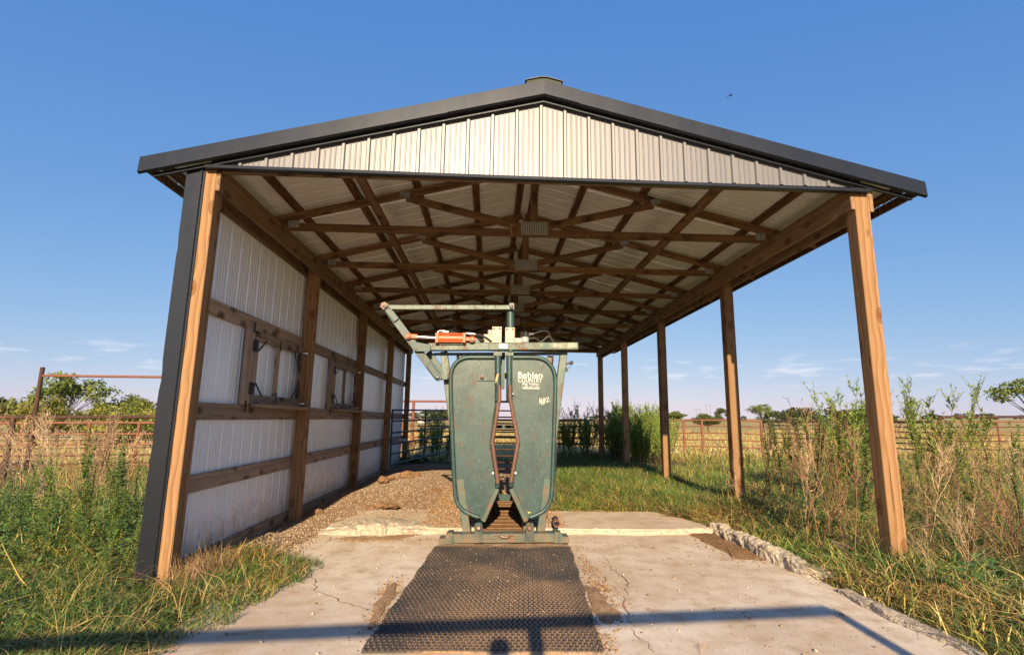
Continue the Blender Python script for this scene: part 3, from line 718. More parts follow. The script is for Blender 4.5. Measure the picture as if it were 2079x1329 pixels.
hatch(0); hatch(3.02)

# ---------------------------------------------------------------- rubber mat
mq = [onz(733, 1327)[:2], onz(1226, 1327)[:2], onz(1158, 1112)[:2], onz(882, 1112)[:2]]
mat_ = thing('rubber_mat', 'black studded rubber mat caked with brown dust on the concrete', 'mat', (float(np.mean([q[0] for q in mq])), -.1, 0))
def bil(u_, v_): return (mq[0]*(1-u_)+mq[1]*u_)*(1-v_)+(mq[3]*(1-u_)+mq[2]*u_)*v_
nu, nv = 40, 70; V = []
def matz(u_, v_): return .013+.005*math.exp(-((u_-.1)/.2)**2)*math.sin(v_*7)+.004*float(wob(u_*3, v_*5))
def edge(u_, v_): return (u_+.006*math.sin(v_*31)*(1 if u_ > .5 else -1)*(abs(u_-.5) > .47), v_)
for j in range(nv+1):
    for i in range(nu+1):
        u_, v_ = edge(i/nu, j/nv); p = bil(u_, v_); V.append((p[0], p[1], matz(i/nu, j/nv)))
F = [(j*(nu+1)+i, j*(nu+1)+i+1, (j+1)*(nu+1)+i+1, (j+1)*(nu+1)+i) for j in range(nv) for i in range(nu)]
bo = MB().add(V, F).build('mat_sheet', M_MAT, mat_); md = bo.modifiers.new('thick', 'SOLIDIFY'); md.thickness = .011; md.offset = -1
NU, NV = 40, 60; st = []; Fq = []
ang = np.arange(8)*math.pi/4; base = 0; Vs = []; 
for j in range(NV):
    for i in range(NU):
        u_ = (i+.30+.4*(j % 2))/NU; v_ = (j+.5)/NV; c = bil(u_, v_); z = matz(u_, v_)
        rx, ry = .0118, .0138
        for r_, h_ in ((1., .0), (.92, .006), (.60, .0062), (.45, .002)):
            Vs += [(c[0]+rx*r_*math.cos(a_), c[1]+ry*r_*math.sin(a_), z+h_) for a_ in ang]
        for k in range(8):
            k2 = (k+1) % 8
            for L_ in range(3): Fq.append((base+L_*8+k, base+L_*8+k2, base+(L_+1)*8+k2, base+(L_+1)*8+k))
        Fq.append(tuple(base+24+k for k in (0, 2, 4, 6))); base += 32
me = quads_mesh('stud', np.array(Vs), np.array(Fq), M_STUD); o = link('stud', me, mat_); o['kind'] = 'stuff'

stones('dirt_crumbs', 700, lambda n: RNG.normal(-.35, .42, n), lambda n: RNG.normal(.15, .65, n), .002, .008, [(.30, .19, .10), (.42, .31, .20), (.22, .13, .07), (.55, .47, .36)], 'brown crumbs and small stones scattered on the rubber mat',
       keep=lambda x, y: (x > -.95+.05*y) & (x < .28+.04*y) & (y < 1.05) & (y > -1.25), zf=lambda x, y: np.zeros_like(x)+.019)
# ---------------------------------------------------------------- the cattle squeeze chute
YC = 1.40
chute = thing('cattle_chute', 'worn green hydraulic cattle squeeze chute with closed headgate standing on the concrete', 'cattle chute', (-.28, 1.4, 0))
def cc(x, y, Y=YC):          # enlarged-crop pixel -> (x, z) in the plane Y
    p = ony(740+x/2.462, 580+y/2.462, Y); return (float(p[0]), float(p[2]))
def c3(x, y, Y=YC): a_ = cc(x, y, Y); return (a_[0], Y, a_[1])
def smooth_path(pts, n=6):
    P = np.array(pts, float); out = []
    for i in range(len(P)-1):
        p0 = P[max(i-1, 0)]; p1 = P[i]; p2 = P[i+1]; p3 = P[min(i+2, len(P)-1)]
        for k in range(n):
            t_ = k/n; out.append(.5*((2*p1)+(-p0+p2)*t_+(2*p0-5*p1+4*p2-p3)*t_**2+(-p0+3*p1-3*p2+p3)*t_**3))
    out.append(P[-1]); return np.array(out)
# headgate panels: sheet steel inside a bent tube
LP = [(652, 357), (560, 357), (505, 359), (465, 378), (440, 412), (431, 460), (432, 560), (438, 720), (446, 920), (453, 1030), (463, 1080), (490, 1118), (535, 1143), (572, 1156)]
RP = [(742, 357), (820, 357), (872, 360), (912, 378), (940, 412), (953, 460), (953, 560), (948, 720), (942, 920), (936, 1030), (926, 1080), (902, 1118), (862, 1143), (828, 1156)]
LIN = [(592, 1178), (664, 1012), (652, 985), (626, 800), (630, 740), (655, 560), (658, 357)]
RIN = [(808, 1178), (732, 1012), (742, 985), (768, 800), (764, 740), (735, 560), (735, 357)]
for P_, IN, lab in ((LP, LIN, None), (RP, RIN, 'green headgate panel with white lettered decal')):
    out = smooth_path([cc(*q) for q in P_], 3); inn = [cc(*q) for q in IN]
    sh = MB().prism([tuple(q) for q in out]+inn, YC+.012, YC+.018).build('headgate_panel', M_GREEN, chute)
    if lab: sh['label'] = lab
    pth = smooth_path([c3(*q) for q in P_], 4)
    MB().tube(pth, .024, 12).build('panel_tube', M_GREEN2 if 0 else M_GREEN, sh, smooth=True)
    # slanted lower inner channel and neck edge
    a_, b_ = IN[0], IN[1]
    MB().bar(c3(a_[0], a_[1]-2, YC-.012), c3(b_[0], b_[1], YC-.012), .05, .05, up=(0, 1, 0)).build('lower_channel', M_GREEN2, sh, bev=.006)
    MB().tube([c3(*q, YC+.035) for q in IN[1:]], .018, 8).build('edge_tube', M_GREEN, sh, smooth=True)
    s_ = 1 if P_ is LP else -1
    nb = [(673, 497), (675, 560), (668, 600), (641, 765), (640, 790), (664, 960), (664, 985)] if s_ > 0 else [(728, 497), (728, 560), (735, 600), (766, 770), (765, 795), (736, 955), (733, 980)]
    b = MB().tube(smooth_path([c3(*q, YC-.06) for q in nb], 4), .022, 12).build('neck_bar', M_RUSTBAR, sh, smooth=True)
    MB().tube([c3(nb[-1][0], nb[-1][1]-8, YC-.05), c3(nb[-1][0], nb[-1][1]+18, YC-.03)], .028, 10).build('neck_bar_foot', M_GREEN, sh, smooth=True)
    for q in ((nb[1][0]-s_*15, 540), (nb[-1][0]-s_*22, 935)): 
        MB().tube([c3(*q, YC-.03), c3(q[0], q[1], YC+.01)], .010, 8).build('bolt', M_STEEL, sh)
# bolt plate on the panel
bp_ = MB().box((cc(562, 474)[0], YC-.002, cc(562, 474)[1]), (cc(650, 432)[0], YC+.010, cc(562, 432)[1])).build('bolt_plate', M_GREEN, chute, bev=.002)
MB().tube([c3(588, 455, YC-.035), c3(588, 455, YC-.03), c3(588, 455, YC+.0)], [.012, .022, .022], 10).build('bolt', M_RUSTBAR, bp_, smooth=True)
# decal with lettering
panR = [o for o in chute.children if o.name.startswith('headgate_panel') and 'label' in o][0]
q0, q1 = cc(760, 520), cc(902, 418)
MB().box((q0[0], YC+.0088, q0[1]), (q1[0], YC+.0105, q1[1])).build('decal', M_DECAL, panR)
def letters(txt, px0, px1, py0, py1, bold=.0, shear=0., mat=M_WHITE, par=None, rot=0.):
    cu = bpy.data.curves.new('lettering', 'FONT'); cu.body = txt; cu.size = 1; cu.extrude = 0.0; cu.offset = bold; cu.shear = shear; cu.resolution_u = 3
    to = bpy.data.objects.new('tmp', cu); COL.objects.link(to); dg = bpy.context.evaluated_depsgraph_get()
    me = bpy.data.meshes.new_from_object(to.evaluated_get(dg)); bpy.data.objects.remove(to)
    n = len(me.vertices); co = np.zeros(n*3); me.vertices.foreach_get('co', co); co = co.reshape(-1, 3)
    a_ = cc(px0, py1); b_ = cc(px1, py0); mn = co.min(0); mx_ = co.max(0)
    out = np.zeros_like(co); out[:, 0] = a_[0]+(co[:, 0]-mn[0])/(mx_[0]-mn[0])*(b_[0]-a_[0])
    out[:, 2] = a_[1]+(co[:, 1]-mn[1])/(mx_[1]-mn[1])*(b_[1]-a_[1]); out[:, 1] = YC+.0075
    me.vertices.foreach_set('co', out.ravel()); me.materials.clear(); me.materials.append(mat); me.update()
    return link('lettering', me, par)
letters('Behlen', 768, 890, 432, 457, .006, par=panR); letters('COUNTRY', 768, 888, 459, 481, .004, par=panR)
letters('Big Valley', 790, 874, 484, 498, .004, par=panR); letters('1-800-447-2751', 790, 874, 501, 510, .0, par=panR)
MB().box((cc(790, 513.5)[0], YC+.0068, cc(790, 513.5)[1]), (cc(874, 511.5)[0], YC+.0082, cc(874, 511.5)[1])).build('lettering', M_WHITE, panR)
ch_ = MB()
scr = [(876, 560), (876, 592), (886, 555), (884, 598), (900, 552), (894, 600), (906, 562), (922, 556), (908, 585), (928, 572)]
for a_, b_ in zip(scr[:-1], scr[1:]): ch_.bar(c3(*a_, YC+.0100), c3(*b_, YC+.0100), .007, .002, up=(0, 1, 0))
ch_.build('chalk_mark', M_CHALK, panR)
yl = MB().bar(c3(816, 1132, YC+.009), c3(830, 1131, YC+.009), .012, .004, up=(0, 1, 0)).build('paint_fleck', plain('yellow fleck', (.6, .5, .08)), panR)
# upright tubes beside the slot
for xx, dx in ((667, 0), (724, 0)):
    MB().tube([c3(xx, 330, YC-.005), c3(xx, 600 if 0 else 575, YC-.005)], .036, 14).build('slide_tube', M_GREEN, chute, smooth=True)
    MB().prism([cc(xx-22, 350, YC-.03), cc(xx+20, 350, YC-.03), cc(xx+20, 328, YC-.03), cc(xx-22, 328, YC-.03)], YC-.045, YC+.04).build('tube_collar', M_GREEN2, chute)
chip = MB().prism([cc(655, 488), cc(662, 478), cc(672, 440), cc(662, 442), cc(655, 465)], YC-.044, YC-.041).build('paint_chip', plain('tan primer', (.55, .30, .14)), chute)
MB().box((cc(684, 0, 1.55)[0], 1.55, cc(0, 505, 1.55)[1]), (cc(708, 0, 1.55)[0], 1.60, cc(0, 330, 1.55)[1])).build('slot_blocker', M_GREEN, chute)  # added bar behind the slot, blocks the bright gap so it reads dark
# top beam and slide rail
YB = 1.33
MB().prism([cc(320, 322, YB), cc(318, 284, YB), cc(1070, 281, YB), cc(1070, 318, YB)], YB, YB+.10).build('top_beam', M_GREEN2, chute, bev=.006)
MB().prism([cc(345, 345, YB+.1), cc(345, 333, YB+.1), cc(985, 330, YB+.1), cc(985, 343, YB+.1)], YB+.12, YB+.17).build('slide_rail', M_GREEN, chute)
MB().box((cc(672, 312, YB)[0], YB-.004, cc(672, 312, YB)[1]), (cc(714, 289, YB)[0], YB-.001, cc(714, 289, YB)[1])).build('nameplate', M_WHITE, chute)
MB().prism([cc(870, 308, YB), cc(880, 288, YB), cc(1060, 285, YB), cc(1065, 306, YB), cc(1000, 311, YB)], YB-.002, YB-.0005).build('scraped_paint', painted('scraped pale paint', (.09, .16, .13), (.42, .44, .36), .55, .7, pale=(.6, .58, .48)), chute)
# side posts leaning in to the base
for s_, (xt, yt, xb, yb) in enumerate(((397, 330, 512, 1232), (996, 330, 880, 1232))):
    MB().bar(c3(xt, yt, YC+.09), c3(xb, yb, YC+.03), .085, .07, up=(0, 1, 0)).build('side_post', M_GREEN2, chute, bev=.006)
# sliding arm linkage, links and top bar
def plate_link(name, a_, b_, wd, Y0, Y1, mat=M_GREEN, par=chute):
    p = np.array(cc(*a_, Y0)); q = np.array(cc(*b_, Y0)); d = (q-p)/np.linalg.norm(q-p); n_ = np.array([-d[1], d[0]])*wd/2
    return MB().prism([tuple(p-n_), tuple(q-n_), tuple(q+n_), tuple(p+n_)], Y0, Y1).build(name, mat, par, bev=.004)
arm = plate_link('link_arm', (100, 96), (372, 462), .088, YB-.005, YB+.03)
plate_link('link_cheek', (96, 92), (160, 172), .07, YB-.03, YB-.008, M_GREEN, arm); plate_link('link_cheek', (318, 390), (378, 470), .066, YB-.03, YB-.008, M_GREEN, arm)
plate_link('link_bar', (318, 330), (398, 440), .07, YB+.12, YB+.15)
MB().prism([cc(250, 330, YB), cc(232, 300, YB), cc(270, 285, YB), cc(330, 297, YB), cc(330, 331, YB)], YB-.05, YB-.03).build('pivot_bracket', M_GREEN, chute, bev=.002)
MB().prism([cc(372, 470, YB), cc(360, 455, YB), cc(382, 440, YB), cc(415, 445, YB), cc(415, 466, YB)], YB-.004, YB+.05).build('lower_bracket', M_GREEN2, chute)
plate_link('top_link', (110, 106), (738, 107), .052, YB-.03, YB+.03, M_GREEN2)
MB().prism([cc(82, 108, YB), cc(88, 90, YB), cc(106, 84, YB), cc(120, 98, YB), cc(112, 120, YB), cc(95, 122, YB)], YB-.045, YB-.032).build('link_ear', M_RUSTBAR, chute)
MB().prism([cc(724, 120, YB), cc(724, 90, YB), cc(747, 90, YB), cc(747, 120, YB)], YB-.042, YB-.031).build('link_ear', M_GREEN2, chute)
MB().tube([c3(729, 112, YC-.02), c3(729, 330, YC-.02)], .045, 16).build('lift_tube', M_GREEN, chute, smooth=True)
for q in ((102, 104), (735, 104), (257, 313), (365, 455)):
    MB().tube([c3(*q, YB-.07), c3(*q, YB-.06), c3(*q, YB-.02)], [.012, .020, .020], 8).build('pivot_bolt', M_STEEL, chute)
# hydraulic cylinder
YH = YB-.02
cyl = MB().tube([c3(357, 262, YH), c3(505, 264, YH)], .047, 18).build('hydraulic_cylinder', M_ORANGE, chute, smooth=True)
MB().tube([c3(262, 256, YH), c3(360, 260, YH)], .020, 14).build('piston_rod', M_STEEL, cyl, smooth=True)
for xx in (364, 499): MB().box(tuple(np.array(c3(xx, 262, YH))-(.018, .055, .056)), tuple(np.array(c3(xx, 262, YH))+(.018, .055, .056))).build('cylinder_head', M_ORANGE, cyl, bev=.004)
for zz in (-1, 1):
    for yy in (-1, 1):
        a_ = np.array(c3(364, 261, YH))+(0, yy*.044, zz*.046); b_ = np.array(c3(499, 263, YH))+(0, yy*.044, zz*.046)
        MB().tube([a_, b_], .007, 8).build('tie_rod', M_ORANGE, cyl)
MB().bar(c3(218, 251, YH), c3(266, 254, YH), .04, .05, up=(0, 0, 1)).build('clevis', M_ORANGE, cyl, bev=.006)
MB().tube([c3(218, 251, YH-.035), c3(218, 251, YH+.03)], .034, 14).build('clevis', M_ORANGE, cyl, smooth=True)
MB().bar(c3(505, 266, YH), c3(538, 267, YH), .04, .045).build('clevis', M_ORANGE, cyl, bev=.006)
MB().tube([c3(538, 267, YH-.035), c3(538, 267, YH+.03)], .034, 14).build('clevis', M_ORANGE, cyl, smooth=True)
for q in ((218, 251), (538, 267)): MB().tube([c3(*q, YH-.055), c3(*q, YH-.03)], .018, 8).build('pin', M_STEEL, cyl)
MB().prism([cc(520, 285, YB), cc(530, 255, YB), cc(555, 255, YB), cc(582, 285, YB)], YB+.02, YB+.04).build('cylinder_bracket', M_GREEN, chute)
for (x0_, y0_, pts) in ((368, 238, [(440, 232), (490, 248), (540, 262), (600, 275)]), (502, 250, [(580, 248), (610, 262), (635, 280)])):
    f_ = MB().tube([c3(x0_, y0_+4, YH), c3(x0_, y0_-10, YH), c3(x0_+8, y0_-13, YH), c3(x0_+28, y0_-10, YH), c3(x0_+52, y0_-7, YH)], [.016, .016, .016, .02, .016], 10).build('hose_fitting', M_STEEL, cyl, smooth=True)
    MB().tube(smooth_path([c3(x0_+50, y0_-7, YH)]+[c3(*q, YH+.02+.02*i) for i, q in enumerate(pts)], 5), .014, 8).build('hose', M_HOSE, cyl, smooth=True)
# cream guide plates, hydraulic clutter on top
for a_, b_, c_, d_ in ((637, 285, 686, 205), (703, 285, 751, 209)):
    cp_ = MB().box((cc(a_, b_, YB)[0], YB-.012, cc(a_, b_, YB)[1]), (cc(c_, d_, YB)[0], YB-.004, cc(c_, d_, YB)[1])).build('guide_plate', M_CREAM, chute, bev=.002)
    for xx in (a_+9, c_-9): MB().tube([c3(xx, d_+8, YB-.018), c3(xx, d_+8, YB-.010)], .011, 8).build('screw', M_RUSTBAR, cp_)
MB().box((cc(595, 285, 1.5)[0], 1.48, cc(595, 285, 1.5)[1]), (cc(640, 245, 1.5)[0], 1.60, cc(640, 243, 1.5)[1])).build('valve_block', M_CREAM, chute, bev=.004)
MB().tube([c3(628, 250, 1.5), c3(628, 222, 1.5)], .028, 12).build('valve_cap', M_GREYP, chute)
MB().box((cc(752, 285, 1.5)[0], 1.48, cc(752, 285, 1.5)[1]), (cc(800, 262, 1.5)[0], 1.66, cc(800, 262, 1.5)[1])).build('valve_block', M_GREYP, chute, bev=.004)
rs_ = MB().tube([c3(801, 283, 1.5), c3(801, 256, 1.5)], .048, 14).build('filler_cap', M_GREYP, chute, smooth=True)
for k in range(9):
    a_ = k*2*math.pi/9; c_ = np.array(c3(801, 246, 1.5)); MB().bar(c_+(math.cos(a_)*.045, math.sin(a_)*.045, -.026), c_+(math.cos(a_)*.045, math.sin(a_)*.045, .03), .022, .02, up=(math.cos(a_), math.sin(a_), 0)).build('cap_knurl', M_BLACK, rs_)
MB().tube([c3(801, 250, 1.5), c3(801, 238, 1.5)], .04, 12).build('filler_neck', M_BLACK, rs_)
for pts, r_ in (([(815, 243), (850, 238), (890, 226), (920, 232), (925, 262)], .009), ([(790, 288), (820, 268), (850, 262), (872, 275), (880, 288)], .013), ([(870, 288), (900, 268), (925, 252), (935, 268), (950, 285)], .014), ([(880, 290), (905, 262), (915, 254), (930, 262)], .011)):
    MB().tube(smooth_path([c3(*q, 1.52+.01*i) for i, q in enumerate(pts)], 5), r_, 8).build('hose', M_HOSE, chute, smooth=True)
MB().tube([c3(815, 243, 1.5), c3(846, 240, 1.5)], .013, 8).build('hose_fitting', M_STEEL, chute)
# cable and trip lever hanging off the right post
MB().tube([c3(1000, 392, YC+.1), c3(1036, 383, YC+.1)], [.014, .012], 8).build('trip_lever', M_RUSTBAR, chute)
MB().tube([c3(1026, 386, YC+.1), c3(1042, 382, YC+.1)], .02, 10).build('lever_knob', M_BLACK, chute, smooth=True)
MB().bar(c3(1000, 402, YC+.08), c3(1014, 428, YC+.08), .03, .03, up=(0, 1, 0)).build('rubber_stop', M_BLACK, chute)
MB().tube(smooth_path([c3(1036, 388, YC+.1), c3(1030, 404, YC+.09), c3(1012, 414, YC+.08)], 5), .003, 6).build('wire', M_BLACK, chute)
MB().tube(smooth_path([c3(962, 720, YC+.12), c3(958, 860, YC+.12), c3(956, 960, YC+.12), c3(948, 1060, YC+.08), c3(958, 1095, YC+.05)], 5), .005, 6).build('drop_cable', M_BLACK, chute)
# base: cross bar, stepped ends, ears, tread
YF = 1.27
MB().prism([cc(440, 1286, YF), cc(440, 1240, YF), cc(950, 1236, YF), cc(950, 1282, YF)], YF, YF+.15).build('base_bar', M_GREEN2, chute, bev=.006)
for (pts) in ([(372, 1290), (372, 1263), (402, 1260), (408, 1240), (420, 1233), (442, 1232), (442, 1290)], [(1022, 1284), (1022, 1252), (992, 1250), (985, 1236), (970, 1228), (948, 1228), (948, 1285)]):
    MB().prism([cc(*q, YF) for q in pts], YF-.012, YF+.16).build('base_end', M_GREEN2, chute, bev=.004)
for xx in (570, 825):
    ear = MB().prism([cc(xx-22, 1282, YF), cc(xx-20, 1190, YF), cc(xx-12, 1180, YF), cc(xx+14, 1180, YF), cc(xx+20, 1190, YF), cc(xx+22, 1280, YF)], YF-.03, YF-.012).build('pivot_ear', M_GREEN, chute, bev=.003)
    MB().tube([c3(xx, 1210, YF-.055), c3(xx, 1210, YF-.045), c3(xx, 1210, YF-.02)], [.016, .028, .028], 8).build('bolt', M_RUSTBAR, ear)
tp = MB().prism([cc(600, 1262, YF), cc(600, 1240, YF), cc(640, 1236, YF), cc(800, 1236, YF), cc(800, 1262, YF)], YF-.012, YF-.004).build('tread_plate', M_GREEN2, chute)
MB().tube(smooth_path([c3(645, 1247, YF-.02), c3(680, 1251, YF-.03), c3(702, 1256, YF-.035), c3(725, 1251, YF-.03), c3(750, 1245, YF-.02)], 4), [.004]*4+[.012]*9+[.004]*4, 8).build('foot_lip', M_RUSTBAR, chute)
# squeeze sides, floor pan and tail frame behind the headgate
for s_ in (-1, 1):
    xt, xb, zc_ = (.50, .24, 0); cxm = -.285
    pts = lambda t_: cxm+s_*(xb+(xt-xb)*t_)
    lo = MB()
    lo.add([(pts(0), 1.56, .06), (pts(.5), 1.56, .95), (pts(.5), 4.0, .95), (pts(0), 4.0, .06), (pts(0)+s_*.02, 1.56, .06), (pts(.5)+s_*.02, 1.56, .95), (pts(.5)+s_*.02, 4.0, .95), (pts(0)+s_*.02, 4.0, .06)],
           [(0,1,2,3), (7,6,5,4), (0,4,5,1), (1,5,6,2), (2,6,7,3), (3,7,4,0)])
    lo.build('squeeze_side', M_GREEN, chute)
    for k in range(9):
        y_ = 1.62+k*.29; MB().bar((pts(.5), y_, .95), (pts(1)+0, y_, 1.95), .05, .04, up=(0, 1, 0)).build('drop_bar', M_GREEN, chute)
    MB().bar((pts(1), 1.45, 1.97), (pts(1), 4.05, 1.97), .07, .08).build('top_rail', M_GREEN2, chute)
    MB().bar((pts(0)+s_*.02, 1.5, .10), (pts(0)+s_*.05, 4.05, .10), .06, .08).build('bottom_rail', M_GREEN2, chute)
    MB().bar((pts(1)+s_*.05, 4.03, 2.0), (pts(0)+s_*.05, 4.03, .05), .08, .08, up=(0, 1, 0)).build('tail_post', M_GREEN, chute)
    MB().bar((pts(1)+s_*.03, 1.50, 2.02), (pts(.7)+s_*.1, 1.95, 1.62), .07, .05).build('diagonal_brace', M_RUSTBAR, chute)
MB().bar((-.85, 4.03, 2.0), (.3, 4.03, 2.0), .08, .09).build('tail_beam', M_GREEN, chute)
MB().bar((-.6, 4.03, 1.18), (.05, 4.03, 1.18), .05, .05).build('tail_beam', M_GREEN, chute)
MB().box((-.52, 1.6, .062), (-.05, 3.9, .075)).build('floor_pan', M_DIRT, chute)
for k in range(10): MB().bar((-.50, 1.72+k*.22, .078), (-.07, 1.72+k*.22, .078), .03, .010).build('floor_cleat', M_DIRT, chute)
MB().bar((-.62, 2.5, .30), (.05, 2.5, .30), .05, .08).build('cross_pipe', M_GREEN, chute)
# alley tail gate rungs beyond the chute
ag_ = thing('alley_gate', 'dark barred alley gate seen through the slot of the chute', 'gate', (-.2, 6.4, 0))
for x_ in (-.55, .15): MB().bar((x_, 6.4, 0.), (x_, 6.4, 1.5), .06, .06, up=(0, 1, 0)).build('upright', M_RUST, ag_)
for k in range(10): MB().tube([(-.53, 6.4, .3+.13*k), (.13, 6.4, .3+.13*k)], .014, 8).build('rung', M_RUST, ag_)
# loose pipe ring lying beside the base
rp_ = onz(1118, 1035, .12)
setp(MB().tube([(rp_[0]-.05, 1.66, .135), (rp_[0]-.03, 1.95, .135)], .038, 16, cap=False).build('steel_pipe', M_RUSTBAR, smooth=True), 'short rusty open pipe lying beside the chute leg', 'pipe')
bpy.data.objects['steel_pipe'].modifiers.new('thick', 'SOLIDIFY').thickness = .008

# ---------------------------------------------------------------- gates and pipe fences
def pipe_thing(name, label, cat, loc, group=None): return thing(name, label, cat, loc, group)
gt = thing('field_gate', 'dark blue tube gate hung on the last wall post, swung into the shed', 'gate', (-2.95, 9.0, 0))
g0 = np.array([-2.93, 9.0]); g1 = np.array([-1.72, 12.3])
for k, (za, zb) in enumerate(((1.49, 1.55), (1.21, 1.28), (.92, 1.02), (.64, .76), (.40, .53), (.13, .30))):
    MB().tube([(*g0, za), (*g1, zb)], .024, 10).build('rail', M_BLUEG, gt, smooth=True)
for t_, a_, b_ in ((.0, .12, 1.50), (.52, .22, 1.52), (1., .30, 1.55)):
    q = g0+(g1-g0)*t_; MB().tube([(*q, a_), (*q, b_)], .022, 8).build('upright', M_BLUEG, gt, smooth=True)
q = g0+(g1-g0)*.13; MB().tube([(q[0]-.06, q[1]-.1, .72), (q[0]+.1, q[1]+.2, .72)], .04, 8).build('latch_chain', M_GALV, gt)

def fence(label, pts, heights, r_top, r_rail, mat, post_r=.04, posts=None, top=True, group=None, sag=0., name='pipe_fence', zoff=0.):
    """pts: polyline of post positions; heights: rail heights above ground (first = top rail)"""
    f_ = thing(name, label, 'fence', (float(pts[0][0]), float(pts[0][1]), Hs(*pts[0])), group)
    for p in pts:
        z = Hs(*p)+zoff; MB().tube([(p[0], p[1], z-.15), (p[0], p[1], z+heights[0]-.0)], post_r, 10).build('post', mat, f_, smooth=True)
    for a_, b_ in zip(pts[:-1], pts[1:]):
        za, zb = Hs(*a_)+zoff, Hs(*b_)+zoff
        for k, h_ in enumerate(heights):
            r_ = r_top if k == 0 else r_rail; mid = ((a_[0]+b_[0])/2, (a_[1]+b_[1])/2, (za+zb)/2+h_-sag*(k > 0)*random.uniform(.2, 1))
            MB().tube([(a_[0], a_[1], za+h_), mid, (b_[0], b_[1], zb+h_)], r_, 8).build('rail', mat, f_, smooth=True)
    return f_
lf = lambda px, Y: (float(ony(px, 845, Y)[0]), Y)
def topz(px, py, Y): return float(ony(px, py, Y)[2])
# near left fence (dark), and a redder one behind with the tall gateway pipe
pA = [(-15.5, 6.0), lf(-150, 6.6), lf(28, 6.9), lf(228, 7.2), (-5.2, 7.6), (-3.4, 7.9)]
hA = topz(120, 845, 7.0)-Hs(-8.7, 7.)
fence('dark brown pipe fence with thin sagging rods behind the dry weeds', pA, [hA, hA-.3, hA-.47, hA-.63, hA-.78, hA-.95], .038, .011, M_RUST, .05, sag=.04)
pB = [(-16, 9.2), lf(50, 9.3), lf(185, 9.4), lf(285, 9.5), (-4.2, 9.7)]
hB = topz(200, 856, 9.4)-Hs(-9, 9.4)
fence('reddish pipe fence of five rails behind the dark fence', pB, [hB, hB-.28, hB-.54, hB-.80, hB-1.05], .032, .028, M_RUST2, .04)
gw = thing('gateway_pipe', 'tall rusty gateway pipe with one long crossbar above the weeds', 'gateway', lf(72, 9.1)+(0,))
xg = lf(70, 9.1)[0]; zt_ = topz(72, 745, 9.1)
MB().tube([(xg, 9.1, -.3), (xg, 9.1, zt_)], .05, 12).build('upright', M_RUST, gw, smooth=True)
MB().tube([(xg, 9.1, topz(76, 762, 9.1)), (-3.6, 9.1, topz(320, 765, 9.1)+.02)], .032, 10).build('crossbar', M_RUST2, gw, smooth=True)
# beyond the gate
fr = thing('gateway_pipe', 'rusty pipe frame standing beyond the blue gate', 'gateway', (float(ony(838, 860, 17)[0]), 17, 0))
xa = float(ony(838, 860, 17)[0]); zt_ = topz(838, 814, 17)
MB().tube([(xa, 17, -.2), (xa, 17, zt_)], .06, 10).build('upright', M_RUST2, fr, smooth=True)
MB().tube([(xa-3, 17, zt_-.03), (xa+5.5, 17, zt_+.05)], .045, 10).build('crossbar', M_RUST2, fr, smooth=True)
fence('rusty pipe corral fence across the yard behind the shed', [(-7, 18.5), (-4.2, 18.5), (-1.6, 18.5), (1.2, 18.2), (3.6, 17.5)], [1.25, .98, .74, .5, .28], .04, .03, M_RUST2, .05)
xe = lambda px, Y: (float(ony(px, 860, Y)[0]), Y)
fence('rusty rail fence beyond the feathery green bushes', [xe(1125, 17), xe(1260, 16), xe(1388, 15), xe(1425, 14.6), xe(1480, 14.2), xe(1545, 14)], [1.22, 1.0, .76, .52, .28], .03, .022, M_RUST2, .045)
fence('dark rod pen fence behind the dry weeds by the corner post', [xe(1562, 17), xe(1616, 16), xe(1637, 15.4), xe(1700, 14), xe(1800, 12.2), xe(1893, 10.5)], [1.2, 1.05, .9, .72, .55, .38], .04, .018, M_RUST, .045)
pC = [(xe(1908, 9.8)[0], 9.8), (15.2, 9.9), (18.6, 10), (22, 10)]
hC = topz(1893, 846, 9.8)-Hs(*pC[0])
fence('dark pipe fence with thick top rail and sagging rods in the grass', pC, [hC, hC-.28, hC-.5, hC-.66, hC-.88], .038, .013, M_RUST, .05, sag=.03)
fence('low far rust coloured pen fence in the dry pasture', [(15, 20), (18, 20), (21, 20), (24, 20), (27, 20), (31, 20.5)], [1.15, .9, .65, .4], .03, .022, M_RUST2, .045)
# loading-pen gateway behind the viewer: its shadow lies across the slab
vg = thing('pipe_barrier', 'pipe barrier on posts whose shadow bar crosses the concrete', 'barrier', (0, -5.2, 0))
k_ = 1/math.tan(SUN_EL); ta = math.tan(SUN_AZ)
def caster(px, py, y):  # point at depth y whose shadow falls on the ground at that pixel
    p = onz(px, py); dy = p[1]-y; return (float(p[0]-ta*dy), y, float(dy*math.tan(SUN_EL)))
A = caster(-300, 1322, -5.15); B = caster(1690, 1238, -5.15)
def lerp(a_, b_, t_): return tuple(a_[i]+(b_[i]-a_[i])*t_ for i in range(3))
MB().tube([A, B], .043, 12).build('rail', M_RUST, vg, smooth=True)
MB().tube([(B[0], B[1], -.1), B], .043, 12).build('upright', M_RUST, vg, smooth=True)
t_ = (caster(1087, 1300, -5.15)[0]-A[0])/(B[0]-A[0]); Q_ = lerp(A, B, t_); MB().tube([(Q_[0], Q_[1], -.1), Q_], .045, 12).build('upright', M_RUST, vg, smooth=True)
Q_ = caster(1015, 1300, -5.3); MB().tube([(Q_[0], Q_[1], -.1), (Q_[0], Q_[1], Q_[2]-.02), Q_], [.06, .06, .045], 12).build('photographer_stand_in', M_RUST, vg, smooth=True)  # added post standing in for the photographer, only to cast that shadow

